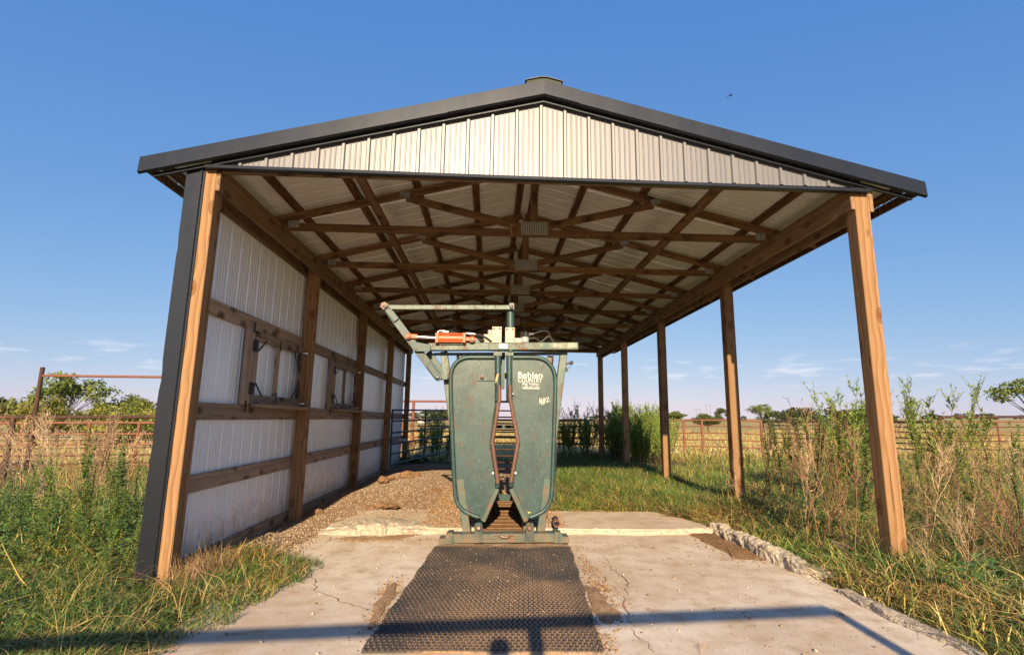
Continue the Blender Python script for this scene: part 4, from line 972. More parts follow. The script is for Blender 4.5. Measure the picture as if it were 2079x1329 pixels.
# ---------------------------------------------------------------- plants
def rib_strips(roots, paths, widths, side):
    """paths (N,K,3) absolute; widths (N,K); side (N,3) -> V,Q"""
    N_, K_ = paths.shape[:2]; off = side[:, None, :]*widths[..., None]*.5
    V = np.stack([paths-off, paths+off], 2).reshape(-1, 3)
    i = (np.arange(N_)[:, None]*K_*2+np.arange(K_-1)[None]*2).ravel()
    return V, np.stack([i, i+1, i+3, i+2], 1)
def grass(name, x, y, hmin, hmax, wmin, wmax, cols, label, K=3, lean=(.2, .9), zf=None, hf=None, tipcol=None):
    n = len(x); z = (H(x, y) if zf is None else zf(x, y))-.01
    h = hmin+(hmax-hmin)*RNG.random(n)**1.5
    if hf is not None: h = h*hf(x, y)
    ph = RNG.uniform(0, 6.283, n); le = RNG.uniform(*lean, n); wd = RNG.uniform(wmin, wmax, n)
    t = np.linspace(0, 1, K)[None]
    P = np.zeros((n, K, 3)); r = (le*h)[:, None]*t**1.7
    P[..., 0] = x[:, None]+np.cos(ph)[:, None]*r; P[..., 1] = y[:, None]+np.sin(ph)[:, None]*r
    P[..., 2] = z[:, None]+h[:, None]*(t-.42*np.minimum(le, 1.3)[:, None]*t**2.2)
    sa = ph+math.pi/2+RNG.normal(0, .6, n); side = np.stack([np.cos(sa), np.sin(sa), RNG.normal(0, .25, n)], 1)
    W_ = wd[:, None]*np.array([.8, 1., .12] if K == 3 else np.interp(np.linspace(0, 1, K), [0, .4, 1], [.8, 1, .1]))[None]
    V, Q = rib_strips(None, P, W_, side)
    C = np.array([c[:3] for c in cols])[RNG.choice(len(cols), n, p=np.array([c[3] for c in cols])/sum(c[3] for c in cols))]
    patch = np.stack([.80+.45*nz2(x, y, 1.9, 7.), .86+.3*nz2(x, y, 1.1, 3.), .8+.4*nz2(x, y, 2.7, 5.)], 1)
    C = C*RNG.uniform(.65, 1.3, (n, 1))*patch; C = np.concatenate([C, np.ones((n, 1))], 1).repeat(2*K, 0)
    return setp(link(name, quads_mesh(name, V, Q, M_GRASS, C)), label, kind='stuff')
GREEN = (.15, .215, .042); GREEN2 = (.095, .17, .038); YEL = (.30, .29, .062); STRAW = (.54, .40, .16); STRAW2 = (.42, .29, .125); BLUEG = (.06, .125, .05); BROWN = (.22, .13, .06)
def nz2(x, y, s, k=0.): return (wob(x, y, s, k)+1)/2
def slabmask(x, y, mg=.0):
    ed = .05*wob(x, y, 4.)
    return (x > -2.33+mg+ed) & (x < 2.36-mg+ed) & (y < 1.82) | (x > -2.3) & (x < 2.2-.28*np.maximum(0, y-1.9)+ed) & (y >= 1.8) & (y < 2.95+ed)
def scatter(n, x0, x1, y0, y1, keep, py=1.):
    x = RNG.uniform(x0, x1, n); y = y0+(y1-y0)*RNG.random(n)**py; k = keep(x, y); return x[k], y[k]
def rk(x, y): return ~slabmask(x, y) & (gravel_mask(x, y) < .4)
# left foreground turf, running over the slab edge in an uneven tongue
def tongue(x, y):  # how far grass creeps in over the slab's left edge
    edge = np.interp(y, [-3, -1.3, -.9, -.45, 0., .45, .62, .8], [-2.25, -2.2, -2.08, -2.0, -1.92, -1.86, -2.0, -2.5])
    return x < edge+.07*wob(x, y, 5.)-.12*np.abs(RNG.normal(0, 1, len(x)))*.6
x, y = scatter(92000, -6.5, -1.8, -2.2, 1.0, lambda x, y: tongue(x, y) & (RNG.random(len(x)) < np.where(x > -2.4, .8, .85)*(.45+.75*nz2(x, y, 1.5))))
zl = lambda x, y: np.where((x > -2.36) & (y < 1.8), .005, H(x, y))
grass('grass', x, y, .05, .22, .003, .007, [(*GREEN, 4), (*GREEN2, 4.5), (*YEL, .8), (*STRAW, .9), (*BLUEG, 1.6)], 'long green grass tumbling over the slab edge below the dark corner trim', zf=zl, lean=(.3, 1.3), hf=lambda x, y: np.where(x > -2.35, .62, 1.)*(.6+.6*nz2(x, y, 2.2, 1)))
x, y = scatter(13000, -6.5, -2.0, -2.0, .9, lambda x, y: tongue(x, y) & (nz2(x, y, 1.1, 2.) > .58))
grass('dry_grass', x, y, .08, .3, .003, .007, [(*STRAW, 3), (*STRAW2, 3), (*YEL, 1)], 'dry tan grass tufts among the green at the shed corner', zf=zl, lean=(.5, 1.6), hf=lambda x, y: np.where(x > -2.35, .6, 1.))
def herbs(n, x0, x1, y0, y1, keep, label, zmax=.16, size=(.018, .05), zf=None, cols=((.045, .095, .022), (.065, .125, .03), (.10, .15, .04)), per=26, r=.13):
    nc = n//per; cx_, cy_ = scatter(nc, x0, x1, y0, y1, keep); nc = len(cx_); i = RNG.integers(0, nc, n); hh = RNG.uniform(.35, 1., nc)[i]*zmax
    x = cx_[i]+RNG.normal(0, r, n); y = cy_[i]+RNG.normal(0, r, n); k = keep(x, y); x, y, i, hh = x[k], y[k], i[k], hh[k]; n = len(x)
    z = (H(x, y) if zf is None else zf(x, y))+hh*RNG.random(n)**.7
    d = unit(np.stack([RNG.normal(0, 1, n), RNG.normal(0, 1, n), RNG.normal(.25, .35, n)], 1)); sd = unit(np.cross(d, np.array([0, 0, 1.]))+RNG.normal(0, .25, (n, 3))); L_ = RNG.uniform(*size, n)
    p = np.stack([x, y, z], 1); P = np.stack([p, p+d*L_[:, None]*.5, p+d*L_[:, None]-np.array([0, 0, 1.])*L_[:, None]*.2], 1)
    V, Q = rib_strips(None, P, L_[:, None]*np.array([[.15, .55, .08]])*RNG.uniform(.5, 1.1, (n, 1)), sd)
    tone = np.array(cols)[RNG.integers(0, len(cols), nc)][i]*RNG.uniform(.65, 1.4, (n, 1))
    return setp(link('ground_cover', quads_mesh('ground_cover', V, Q, M_LEAF, np.concatenate([tone, np.ones((n, 1))], 1).repeat(6, 0))), label, kind='stuff')
unit = lambda a_: a_/(np.linalg.norm(a_, axis=-1, keepdims=True)+1e-9)
herbs(30000, -6.5, -2.0, -2.1, 1.0, lambda x, y: tongue(x, y+.1) & (nz2(x, y, .9, 5.) > .35), 'small leaved green herbs creeping in the grass at the slab edge', .13, zf=zl)
herbs(18000, -8.0, -3.35, .4, 3.6, lambda x, y: (x < -3.3) & (nz2(x, y, 1.4, 2.) > .3), 'dense leafy green herbs outside the sheeted wall', .5, (.03, .075), cols=((.085, .165, .04), (.12, .21, .05), (.17, .23, .065)), per=40, r=.16)
herbs(28000, 2.6, 7.5, -2.4, 4.5, lambda x, y: x > 2.55, 'small leaved green herbs in the grass on the open side', .2, (.02, .055), cols=((.055, .115, .03), (.08, .15, .04), (.13, .17, .05)))
x, y = scatter(2600, -6.5, -2.2, -1.9, 1.2, lambda x, y: tongue(x, y+.2) & (nz2(x, y, 1.3, 9.) > .4))
grass('dry_grass', x, y, .2, .5, .0025, .005, [(*STRAW, 4), (*STRAW2, 2)], 'long bent straw stalks lying over the green grass', K=4, lean=(.8, 1.9), zf=zl)
for px_, py_ in ((455, 1080), (420, 1150), (350, 1165)):
    p_ = onz(px_, py_, .05); x = RNG.normal(p_[0], .13, 700); y = RNG.normal(p_[1], .10, 700); k = (x > -2.93); x, y = x[k], y[k]
    grass('dry_grass', x, y, .10, .36, .002, .004, [(*STRAW, 3), (*BROWN, 2), (.34, .22, .15, 2)], {455: 'dry seeding grass tuft against the foot of the sheeted wall', 420: 'fluffy dry grass tuft beside the corner trim', 350: 'wispy tan grass at the very foot of the corner trim'}[px_], K=4, lean=(.2, .9), zf=zl)
x, y = scatter(4200, 2.45, 7, -2.4, 3, lambda x, y: rk(x, y) & (nz2(x, y, 1.3, 6.) > .35))
grass('dry_grass', x, y, .2, .55, .0025, .005, [(*STRAW, 4), (*STRAW2, 3), (*BROWN, 1)], 'long bent straw stalks in the grass beside the slab', K=4, lean=(.6, 1.9))
for yy in PY[:4]:
    for s_ in (1,):
        n_ = 500; x = RNG.normal(3.05, .16, n_); y = RNG.normal(yy-.02, .16, n_); k = rk(x, y); x, y = x[k], y[k]
        grass('grass', x, y, .10, .32, .004, .009, [(*GREEN, 3), (*GREEN2, 3), (*STRAW, 2)], 'green grass tuft hugging the foot of post '+['at the front corner', 'second from the front', 'third from the front', 'fourth from the front'][PY.index(yy)], lean=(.2, .9))
# left further out
x, y = scatter(60000, -17, -3.25, .8, 10, lambda x, y: (RNG.random(len(x)) < .4+.8*nz2(x, y, .9)), 1.2)
grass('grass', x, y, .1, .42, .006, .013, [(*GREEN, 3), (*GREEN2, 3), (*YEL, 2), (*STRAW, 2), (*BLUEG, 1)], 'rank green grass outside the sheeted wall by the fences', lean=(.2, 1.0))
x, y = scatter(6000, -17, -4.2, 4.2, 9.6, lambda x, y: nz2(x, y, .8, 4.) > .42)
grass('dry_grass', x, y, .2, .6, .005, .011, [(*STRAW, 3), (*STRAW2, 3), (*BROWN, 1)], 'tall dry straw standing against the dark pipe fence', lean=(.1, .7))
# inside right and outside right
x, y = scatter(60000, .55, 3.4, 2.6, 13.5, lambda x, y: rk(x, y) & (x > .55+.12*wob(x, y, 2)), 1.3)
grass('grass', x, y, .07, .28, .005, .010, [(*GREEN, 3), (*GREEN2, 4), (*BLUEG, 2), (*YEL, 1.5), (*STRAW, .8)], 'soft green grass growing under the roof beside the chute', lean=(.3, 1.2))
x, y = scatter(15000, .3, 3.2, 2.6, 5.2, lambda x, y: rk(x, y) & (nz2(x, y, 1.6, 1.) > .3), 1.8)
grass('dry_grass', x, y, .06, .26, .004, .008, [(*STRAW, 4), (*STRAW2, 2), (*YEL, 2)], 'matted straw coloured grass along the raised concrete pad', lean=(.6, 1.8))
x, y = scatter(95000, 2.2, 9, -2.6, 9, lambda x, y: rk(x, y) & (RNG.random(len(x)) < .45+.7*nz2(x, y, 1.2, 3)))
grass('grass', x, y, .06, .30, .004, .010, [(*GREEN, 3.5), (*GREEN2, 3), (*BLUEG, 1.5), (*YEL, 2), (*STRAW, 2.2), (*BROWN, .6)], 'mixed green grass round the open side posts', lean=(.3, 1.3), hf=lambda x, y: .55+.6*nz2(x, y, 1.7))
x, y = scatter(24000, 2.2, 6.5, -2.6, 5, lambda x, y: rk(x, y) & (nz2(x, y, 1.3, 5.) > .5))
grass('dry_grass', x, y, .06, .28, .004, .008, [(*STRAW, 4), (*STRAW2, 3), (*BROWN, 1)], 'dead tan grass matted beside the broken kerb', lean=(.7, 1.9))
x, y = scatter(46000, 5, 30, 3, 14, lambda x, y: (RNG.random(len(x)) < .35+.8*nz2(x, y, .6, 2)))
grass('grass', x, y, .1, .32, .008, .016, [(*GREEN, 3), (*YEL, 4), (*STRAW, 2.5), (*GREEN2, 1)], 'yellow green meadow grass this side of the pipe fence', lean=(.3, 1.2))
x, y = scatter(70000, -26, 46, 12, 48, lambda x, y: (np.abs(x-2) < 6+.95*y) & (RNG.random(len(x)) < .25+.9*nz2(x, y, .25, 2)), 1.3)
grass('dry_grass', x, y, .12, .42, .016, .035, [(*STRAW, 5), (*STRAW2, 3), (*YEL, 1.6)], 'dry tan pasture grass stretching away behind the fences', lean=(.2, 1.))

# tubes for many thin stems at once
def stems(paths, radii):
    """paths (N,K,3), radii (N,K): three-sided tubes"""
    N_, K_ = paths.shape[:2]; T = np.gradient(paths, axis=1); T /= np.linalg.norm(T, axis=2, keepdims=True)+1e-9
    ref = np.zeros((N_, 1, 3)); ref[..., 0] = .6; ref[..., 1] = .8
    u = np.cross(T, ref); u /= np.linalg.norm(u, axis=2, keepdims=True)+1e-9; v = np.cross(T, u)
    Vs_ = []
    for k in range(3):
        a_ = k*2*math.pi/3; Vs_.append(paths+radii[..., None]*(math.cos(a_)*u+math.sin(a_)*v))
    V = np.stack(Vs_, 2).reshape(-1, 3); b0 = (np.arange(N_)[:, None, None]*K_+np.arange(K_-1)[None, :, None])*3+np.arange(3)[None, None]
    b1 = (np.arange(N_)[:, None, None]*K_+np.arange(K_-1)[None, :, None])*3+(np.arange(3)[None, None]+1) % 3
    return V, np.stack([b0, b1, b1+3, b0+3], 3).reshape(-1, 4)
def cat(parts):
    Vs_, Qs, Cs, n = [], [], [], 0
    for V, Q, c in parts:
        Vs_.append(V); Qs.append(Q+n); n += len(V)
        c = np.asarray(c, float)
        Cs.append(np.concatenate([np.broadcast_to(c, (len(V), 3)), np.ones((len(V), 1))], 1))
    return np.concatenate(Vs_), np.concatenate(Qs), np.concatenate(Cs)
def curve_paths(p0, d, L_, K_, droop, wig, r):
    """p0 (N,3), unit d (N,3), L_ (N,)"""
    n = len(p0); t = np.linspace(0, 1, K_)[None, :, None]
    P = p0[:, None]+d[:, None]*L_[:, None, None]*t
    P[..., 2] += (droop*L_)[:, None]*t[..., 0]**2
    P += np.cumsum(r.normal(0, 1, (n, K_, 3))*wig, 1)*(t > 0)*L_[:, None, None]
    return P
def unit(a_): return a_/(np.linalg.norm(a_, axis=-1, keepdims=True)+1e-9)
def dry_weed(seed, h=1., nb=12, lean=.15, spread=.6, heads=True, c1=(.34, .21, .12), c2=(.45, .31, .18), r0=.0052):
    r = np.random.default_rng(seed); a_ = r.uniform(0, 6.28)
    d = unit(np.array([[math.cos(a_)*lean, math.sin(a_)*lean, 1.]])); main = curve_paths(np.zeros((1, 3)), d, np.array([h]), 8, -.05, .012, r)
    parts = [(*stems(main, np.linspace(r0, r0*.3, 8)[None]), c1)]
    def kids(P, n, lo, hi, l0, l1, sp, K_, rr, col):
        src = r.integers(0, len(P), n); t = r.uniform(lo, hi, n); K0 = P.shape[1]; f = t*(K0-1); i = np.minimum(f.astype(int), K0-2); fr_ = (f-i)[:, None]
        p0 = P[src, i]*(1-fr_)+P[src, i+1]*fr_; ax_ = unit(P[src, i+1]-P[src, i]); az = r.uniform(0, 6.28, n)
        dd = unit(ax_+sp*np.stack([np.cos(az), np.sin(az), np.zeros(n)], 1)); L_ = r.uniform(l0, l1, n)*(1.15-t)*h*1.3
        Q_ = curve_paths(p0, dd, L_, K_, r.uniform(-.1, .25), .03, r)
        parts.append((*stems(Q_, np.linspace(rr, rr*.35, K_)[None].repeat(n, 0)), col)); return Q_
    B1 = kids(main, nb, .2, .97, .25, .6, spread, 5, r0*.55, c2)
    B2 = kids(B1, nb*3, .3, 1., .1, .3, spread*1.1, 4, r0*.36, c2)
    nl = int(26+nb*3); allb = np.concatenate([B1[:, ::2][:, :3], main[:, [2, 4, 6]]]); src = r.integers(0, len(allb), nl); tt = r.random((nl, 1)); e0 = allb[src, 0]*(1-tt)+allb[src, 2]*tt
    dv = unit(np.stack([r.normal(0, 1, nl), r.normal(0, 1, nl), r.normal(-.7, .5, nl)], 1)); Ll = r.uniform(.012, .034, nl)
    Pl = np.stack([e0, e0+dv*Ll[:, None]*.5+r.normal(0, .006, (nl, 3)), e0+dv*Ll[:, None]+r.normal(0, .01, (nl, 3))], 1); V, Q = rib_strips(None, Pl, Ll[:, None]*np.array([[.1, .38, .08]]), unit(r.normal(0, 1, (nl, 3))))
    parts.append((V, Q, (np.array(c2)*r.uniform(.4, .95, (nl, 1))).repeat(6, 0)))
    if heads:
        e = B2[:, -1]; n = len(e)*3; e = e[r.integers(0, len(e), n)]+r.normal(0, .012*h, (n, 3)); s_ = r.uniform(.003, .008, n)
        P = np.stack([e, e+np.stack([r.normal(0, 1, n), r.normal(0, 1, n), r.normal(0, 1, n)], 1)*s_[:, None]], 1)
        sd = unit(r.normal(0, 1, (n, 3))); V, Q = rib_strips(None, P, np.stack([s_, s_*1.4], 1), sd); parts.append((V, Q, (.36, .22, .12)))
    return cat(parts)
def horse_weed(seed, h=1.1, col=(.05, .105, .022), dens=150, lw=.012, ll=.10, lean=.1, stemcol=(.12, .13, .04), start=.15, top=.25):
    r = np.random.default_rng(seed); a_ = r.uniform(0, 6.28); d = unit(np.array([[math.cos(a_)*lean, math.sin(a_)*lean, 1.]]))
    main = curve_paths(np.zeros((1, 3)), d, np.array([h]), 9, 0, .008, r)
    ns = r.integers(1, 4); st_ = [(*stems(main, np.linspace(.007, .002, 9)[None]), stemcol)]; axes = [main[0]]
    for _ in range(ns):
        i = r.integers(3, 8); az = r.uniform(0, 6.28); b = curve_paths(main[:, i], unit(np.array([[math.cos(az)*.45, math.sin(az)*.45, 1.]])), np.array([h*r.uniform(.15, .35)]), 9, .1, .01, r)
        st_.append((*stems(b, np.linspace(.004, .0015, 9)[None]), stemcol)); axes.append(b[0])
    leaf = []
    for j, A_ in enumerate(axes):
        n = dens if j == 0 else dens//3; t = start*(j == 0)+(1-start*(j == 0))*r.random(n); f = t*8; i = np.minimum(f.astype(int), 7); fr_ = (f-i)[:, None]
        p0 = A_[i]*(1-fr_)+A_[i+1]*fr_; az = r.uniform(0, 6.28, n); up = r.uniform(.15, 1.1, n)
        dd = unit(np.stack([np.cos(az), np.sin(az), up], 1)); L_ = ll*r.uniform(.6, 1.2, n)*(1.05-t*(1-top))
        P = curve_paths(p0, dd, L_, 3, -.35, .02, r); sd = unit(np.cross(dd, np.array([0, 0, 1.]))+r.normal(0, .2, (n, 3)))
        V, Q = rib_strips(None, P, lw*r.uniform(.6, 1.2, n)[:, None]*np.array([[.6, 1., .1]]), sd)
        cc_ = np.array(col)[None]*r.uniform(.6, 1.6, (n, 1))*np.array([1, 1, 1])+np.array([.05, .03, 0])*r.random((n, 1))**3
        leaf.append((V, Q, cc_.repeat(6, 0)))
    return cat(st_), cat(leaf)
def feather(seed, h=1.4, nst=26, col=(.22, .31, .06)):
    r = np.random.default_rng(seed); n = nst; az = r.uniform(0, 6.28, n); sp = r.uniform(.05, .38, n)
    d = unit(np.stack([np.cos(az)*sp, np.sin(az)*sp, np.ones(n)], 1)); L_ = h*r.uniform(.55, 1.05, n); p0 = np.stack([r.normal(0, .08, n), r.normal(0, .08, n), np.zeros(n)], 1)
    M_ = curve_paths(p0, d, L_, 7, .0, .012, r); st_ = [(*stems(M_, np.linspace(.006, .002, 7)[None].repeat(n, 0)), (.10, .075, .035))]
    m = n*20; src = r.integers(0, n, m); t = r.uniform(.3, 1., m); f = t*6; i = np.minimum(f.astype(int), 5); fr_ = (f-i)[:, None]
    q0 = M_[src, i]*(1-fr_)+M_[src, i+1]*fr_; az = r.uniform(0, 6.28, m); dd = unit(np.stack([np.cos(az)*.5, np.sin(az)*.5, np.ones(m)], 1))
    B = curve_paths(q0, dd, h*r.uniform(.06, .2, m), 3, .0, .02, r)
    st_.append((*stems(B, np.linspace(.002, .001, 3)[None].repeat(m, 0)), (.09, .11, .03)))
    k = m*10; s2 = r.integers(0, m, k); t = r.random(k)[:, None]; e = B[s2, 0]*(1-t)+B[s2, 2]*t; az = r.uniform(0, 6.28, k)
    ld = unit(np.stack([np.cos(az), np.sin(az), r.uniform(.3, 1.6, k)], 1)); Lf = r.uniform(.02, .05, k)
    P = np.stack([e, e+ld*Lf[:, None]], 1); sd = unit(r.normal(0, 1, (k, 3))); V, Q = rib_strips(None, P, np.stack([np.full(k, .012), np.full(k, .003)], 1), sd)
    c_ = np.array(col)[None]*r.uniform(.55, 1.5, (k, 1)); return cat(st_), cat([(V, Q, c_.repeat(4, 0))])
def broad(seed, n=9, size=.2, col=(.075, .15, .035)):
    r = np.random.default_rng(seed); st_, lf_ = [], []
    for k in range(n):
        az = r.uniform(0, 6.28); el = r.uniform(.3, 1.2); d = np.array([[math.cos(az), math.sin(az), el]]); L0 = size*r.uniform(.5, 1.1)
        p = curve_paths(np.zeros((1, 3)), unit(d), np.array([L0]), 4, -.1, .01, r); st_.append((*stems(p, np.full((1, 4), .003)), (.11, .15, .05)))
        e = p[0, -1]; dv = unit(np.array([math.cos(az), math.sin(az), r.uniform(-.3, .4)])); sd = unit(np.cross(dv, [0, 0, 1.])+r.normal(0, .2, 3)); up = np.cross(sd, dv)
        s_ = size*r.uniform(.6, 1.1); u_ = np.linspace(0, 1, 6); wv = np.array([.12, .42, .5, .42, .25, .02])*s_
        rows = []
        for q, (uu, ww) in enumerate(zip(u_, wv)):
            c_ = e+dv*uu*s_*1.05-up*(.25*uu**2*s_); jag = r.uniform(.85, 1.15, 2)
            rows += [c_-sd*ww*jag[0]+up*.14*ww, c_, c_+sd*ww*jag[1]+up*.14*ww]
        Q = [(3*q+i, 3*q+i+1, 3*q+i+4, 3*q+i+3) for q in range(5) for i in range(2)]
        lf_.append((np.array(rows), np.array(Q), np.array(col)*r.uniform(.7, 1.4)))
    return cat(st_), cat(lf_)
PROTO = {}
def proto_mesh(key, data, mat):
    if key not in PROTO: PROTO[key] = quads_mesh(key[0], data[0], data[1], mat, data[2])
    return PROTO[key]
def place(o, x, y, rz, sc, z=None, tilt=(0, 0)):
    o.location = (x, y, (Hs(x, y) if z is None else z)-.02); o.rotation_euler = (tilt[0], tilt[1], rz); o.scale = (sc, sc, sc)
_c1 = [(.25, .145, .08), (.42, .29, .19), (.15, .078, .045)]; _c2 = [(.34, .21, .12), (.56, .41, .27), (.21, .115, .062)]
DW = [proto_mesh(('dry_weed', i), dry_weed(100+i, 1., (6+i % 3) if i % 2 == 0 else 11+i % 4, .10+.05*(i % 4), .24+.03*(i % 4) if i % 2 == 0 else .45+.06*(i % 4), True, _c1[i % 3], _c2[i % 3]), M_STEM) for i in range(15)]
HW = [[proto_mesh((n_, i), d_, m_) for n_, d_, m_ in zip(('stem', 'foliage'), horse_weed(200+i, 1., [(.12, .21, .04), (.19, .25, .05), (.14, .22, .06)][i % 3], 170+20*i, .012+.002*(i % 2), .105), (M_STEM, M_LEAF))] for i in range(6)]
FE = [[proto_mesh((n_, 10+i), d_, m_) for n_, d_, m_ in zip(('stem', 'foliage'), feather(300+i, 1., 16), (M_STEM, M_LEAF))] for i in range(4)]
BR = [[proto_mesh((n_, 20+i), d_, m_) for n_, d_, m_ in zip(('stem', 'foliage'), broad(400+i, 8+i), (M_STEM, M_LEAF))] for i in range(3)]
def plant1(me, name, label, cat_, group, x, y, rz, sc, tilt=(0, 0)):
    o = bpy.data.objects.new(name, me); COL.objects.link(o); place(o, x, y, rz, sc, tilt=tilt); return setp(o, label, cat_, group)
def plant2(pair, name, label, cat_, group, x, y, rz, sc, tilt=(0, 0)):
    o = bpy.data.objects.new(name, None); o.empty_display_size = .1; COL.objects.link(o); place(o, x, y, rz, sc, tilt=tilt); setp(o, label, cat_, group)
    for n_, me_ in zip(('stem', 'foliage'), pair):
        c = bpy.data.objects.new(n_, me_); COL.objects.link(c); c.parent = o
    return o
U = random.uniform
DCOL = ['tan', 'pale straw', 'dark brown']
def size_word(h): return 'knee high' if h < .65 else ('waist high' if h < .95 else ('chest high' if h < 1.25 else 'tall'))
def open_side(x, y):
    along = 'before the corner post' if y < -.15 else ('beside the corner post' if y < .5 and x < 3.7 else ('between corner and second posts' if y < 2.6 else ('near the second post' if y < 3.4 else ('between second and third posts' if y < 5.8 else 'past the third post'))))
    return along+(', in the meadow' if x > 5.4 else (', a step out' if x > 3.9 else ''))
def lean_word(t): 
    m = max(t, key=abs); return 'upright' if abs(m) < .12 else ('leaning' if abs(m) < .3 else 'sprawling')
def add_dry(x, y, h, tilt, group, where, nm='dead weed', pick=None):
    i = random.choice(pick or range(len(DW)))
    plant1(DW[i], 'dry_weed', f'{lean_word(tilt)} {size_word(h)} {DCOL[i % 3]} {nm} {where}', 'weed', group, x, y, U(0, 6.3), h, tilt)
GCOL = ['mid green', 'yellow green', 'blue green']
def add_green(x, y, h, tilt, group, where, nm='leafy weed'):
    i = random.randrange(len(HW))
    plant2(HW[i], 'green_weed', f'{lean_word(tilt)} {size_word(h)} {GCOL[i % 3]} {nm} {where}', 'weed', group, x, y, U(0, 6.3), h, tilt)
n = 0
while n < 72:
    px = U(1470, 2110); Y_ = U(-.3, 5.5) if n % 3 else U(-.2, 2.2); p = ony(px, U(805, 990) if px < 1790 else U(860, 1030), Y_); x = float(p[0])
    if x < 2.65 or x > 8.5 or (abs(x-3.05) < .16 and abs(Y_-.07) < .3): n += (x < 2.65)*.02; continue
    if Y_ > 2.8 and x < 3.3: continue
    h = min(1.5, max(.45, float(p[2])-Hs(x, Y_)))
    add_dry(x, Y_, h, (U(-.2, .2), U(-.2, .2)), 'dead weeds on the open side', open_side(x, Y_), pick=(0, 2, 6, 8, 12, 14, 0, 2, 6, 8, 12, 5, 3, 10)); n += 1
for x, y, s_ in [(2.80, .75, .8), (3.3, -.35, .6), (2.95, 1.6, 1.05), (3.6, -.5, .9), (2.72, 2.2, .8), (3.9, -.2, 1.0), (2.85, 1.1, .95), (3.65, .4, 1.1), (3.35, -.2, .75), (3.0, -.4, .45)]:
    add_dry(x, y, s_, (U(-.3, .3), U(-.3, .3)), 'dead weeds on the open side', open_side(x, y), 'dead weed')
for k in range(44):
    px = U(1480, 2079); Y_ = U(.3, 6.); p = ony(px, U(805, 960) if px < 1790 else U(850, 1000), Y_); x = float(p[0])
    if x < 3.0 or x > 9: continue
    add_green(x, Y_, min(1.4, max(.4, float(p[2])-Hs(x, Y_))), (U(-.12, .12), U(-.12, .12)), 'green weeds on the open side', open_side(x, Y_))
for k in range(16):
    x, y = U(3.9, 6.2), U(-1.2, .5); add_green(x, y, U(.6, 1.0), (U(-.15, .15), U(-.15, .15)), 'green weeds on the open side', open_side(x, y))
tp_ = ony(1930, 790, 3.0)
for px, py, Y_, lab in ((1912, 785, 3.2, 'tallest feathery green weed rising above the pipe fence'), (1695, 795, 3.6, 'feathery green weed rising beside the corner post against the sky'), (2068, 850, 1.2, 'bushy upright green weed at the end of the fence rail')):
    p = ony(px, py, Y_); plant2(random.choice(FE) if Y_ > 2 else HW[1], 'green_weed', lab, 'weed', None, float(p[0]), Y_, U(0, 6), (float(p[2])-Hs(p[0], Y_))*1.0)
# feathery bushes at the back
for k in range(36):
    px = U(1140, 1345) if k % 3 else U(1215, 1345); Y_ = U(9.5, 14.5); p = ony(px, U(824, 850), Y_); x = float(p[0]); h = min(1.9, float(p[2])-Hs(x, Y_))
    if x < 1.2 or (x < 3.2 and Y_ < 12.2): continue
    wh = ('between chute and back post' if px < 1200 else ('around the back corner post' if px < 1245 else ('around the fourth post' if px < 1285 else 'between fourth and third posts')))+(', front row' if Y_ < 11 else (', middle row' if Y_ < 12.8 else ', back row'))
    plant2(random.choice(FE), 'feathery_bush', f'{size_word(h/1.3)} feathery green bush {wh}', 'bush', 'feathery bushes behind the shed', x, Y_, U(0, 6.3), h, (U(-.1, .1), U(-.1, .1)))
for k in range(8):
    plant2(random.choice(FE), 'feathery_bush', 'thin feathery bush growing beyond the blue gate', 'bush', 'feathery bushes beyond the gate', U(-3.4, -.9), U(12.8, 15), U(0, 6.3), U(.8, 1.7))
# broad leaved plants
for px, py, s in ((1800, 1150, 1.0), (1888, 1165, 1.2), (1945, 1160, 1.1), (1860, 1180, .9), (1480, 1015, .9), (1990, 1175, 1.0), (1830, 1175, .8)):
    p = onz(px, py, .1); plant2(random.choice(BR), 'broadleaf_weed', f'low broad leaved green weed '+{1800: 'just left of the corner post', 1888: 'just right of the corner post', 1945: 'largest in the row past the corner post', 1860: 'against the corner post', 1480: 'at the foot of the second post', 1990: 'last in the row past the corner post', 1830: 'below the corner post'}[px], 'weed', 'broad leaved weeds on the open side', float(p[0]), float(p[1]), U(0, 6), s*.9)
for px, py, s in ((105, 1130, 1.3), (60, 1090, 1.2), (150, 1110, .9)):
    p = onz(px, py, -.05); plant2(random.choice(BR), 'broadleaf_weed', 'broad leaved green weed in the grass outside the sheeted wall', 'weed', 'broad leaved weeds outside the wall', float(p[0]), float(p[1]), U(0, 6), s)
for k in range(4):
    x, y = U(-3.5, -1.6), U(11.2, 12.5); plant2(random.choice(BR), 'broadleaf_weed', 'leafy weed at the foot of the blue gate', 'weed', 'leafy weeds by the gate', x, y, U(0, 6), U(1.2, 2.))
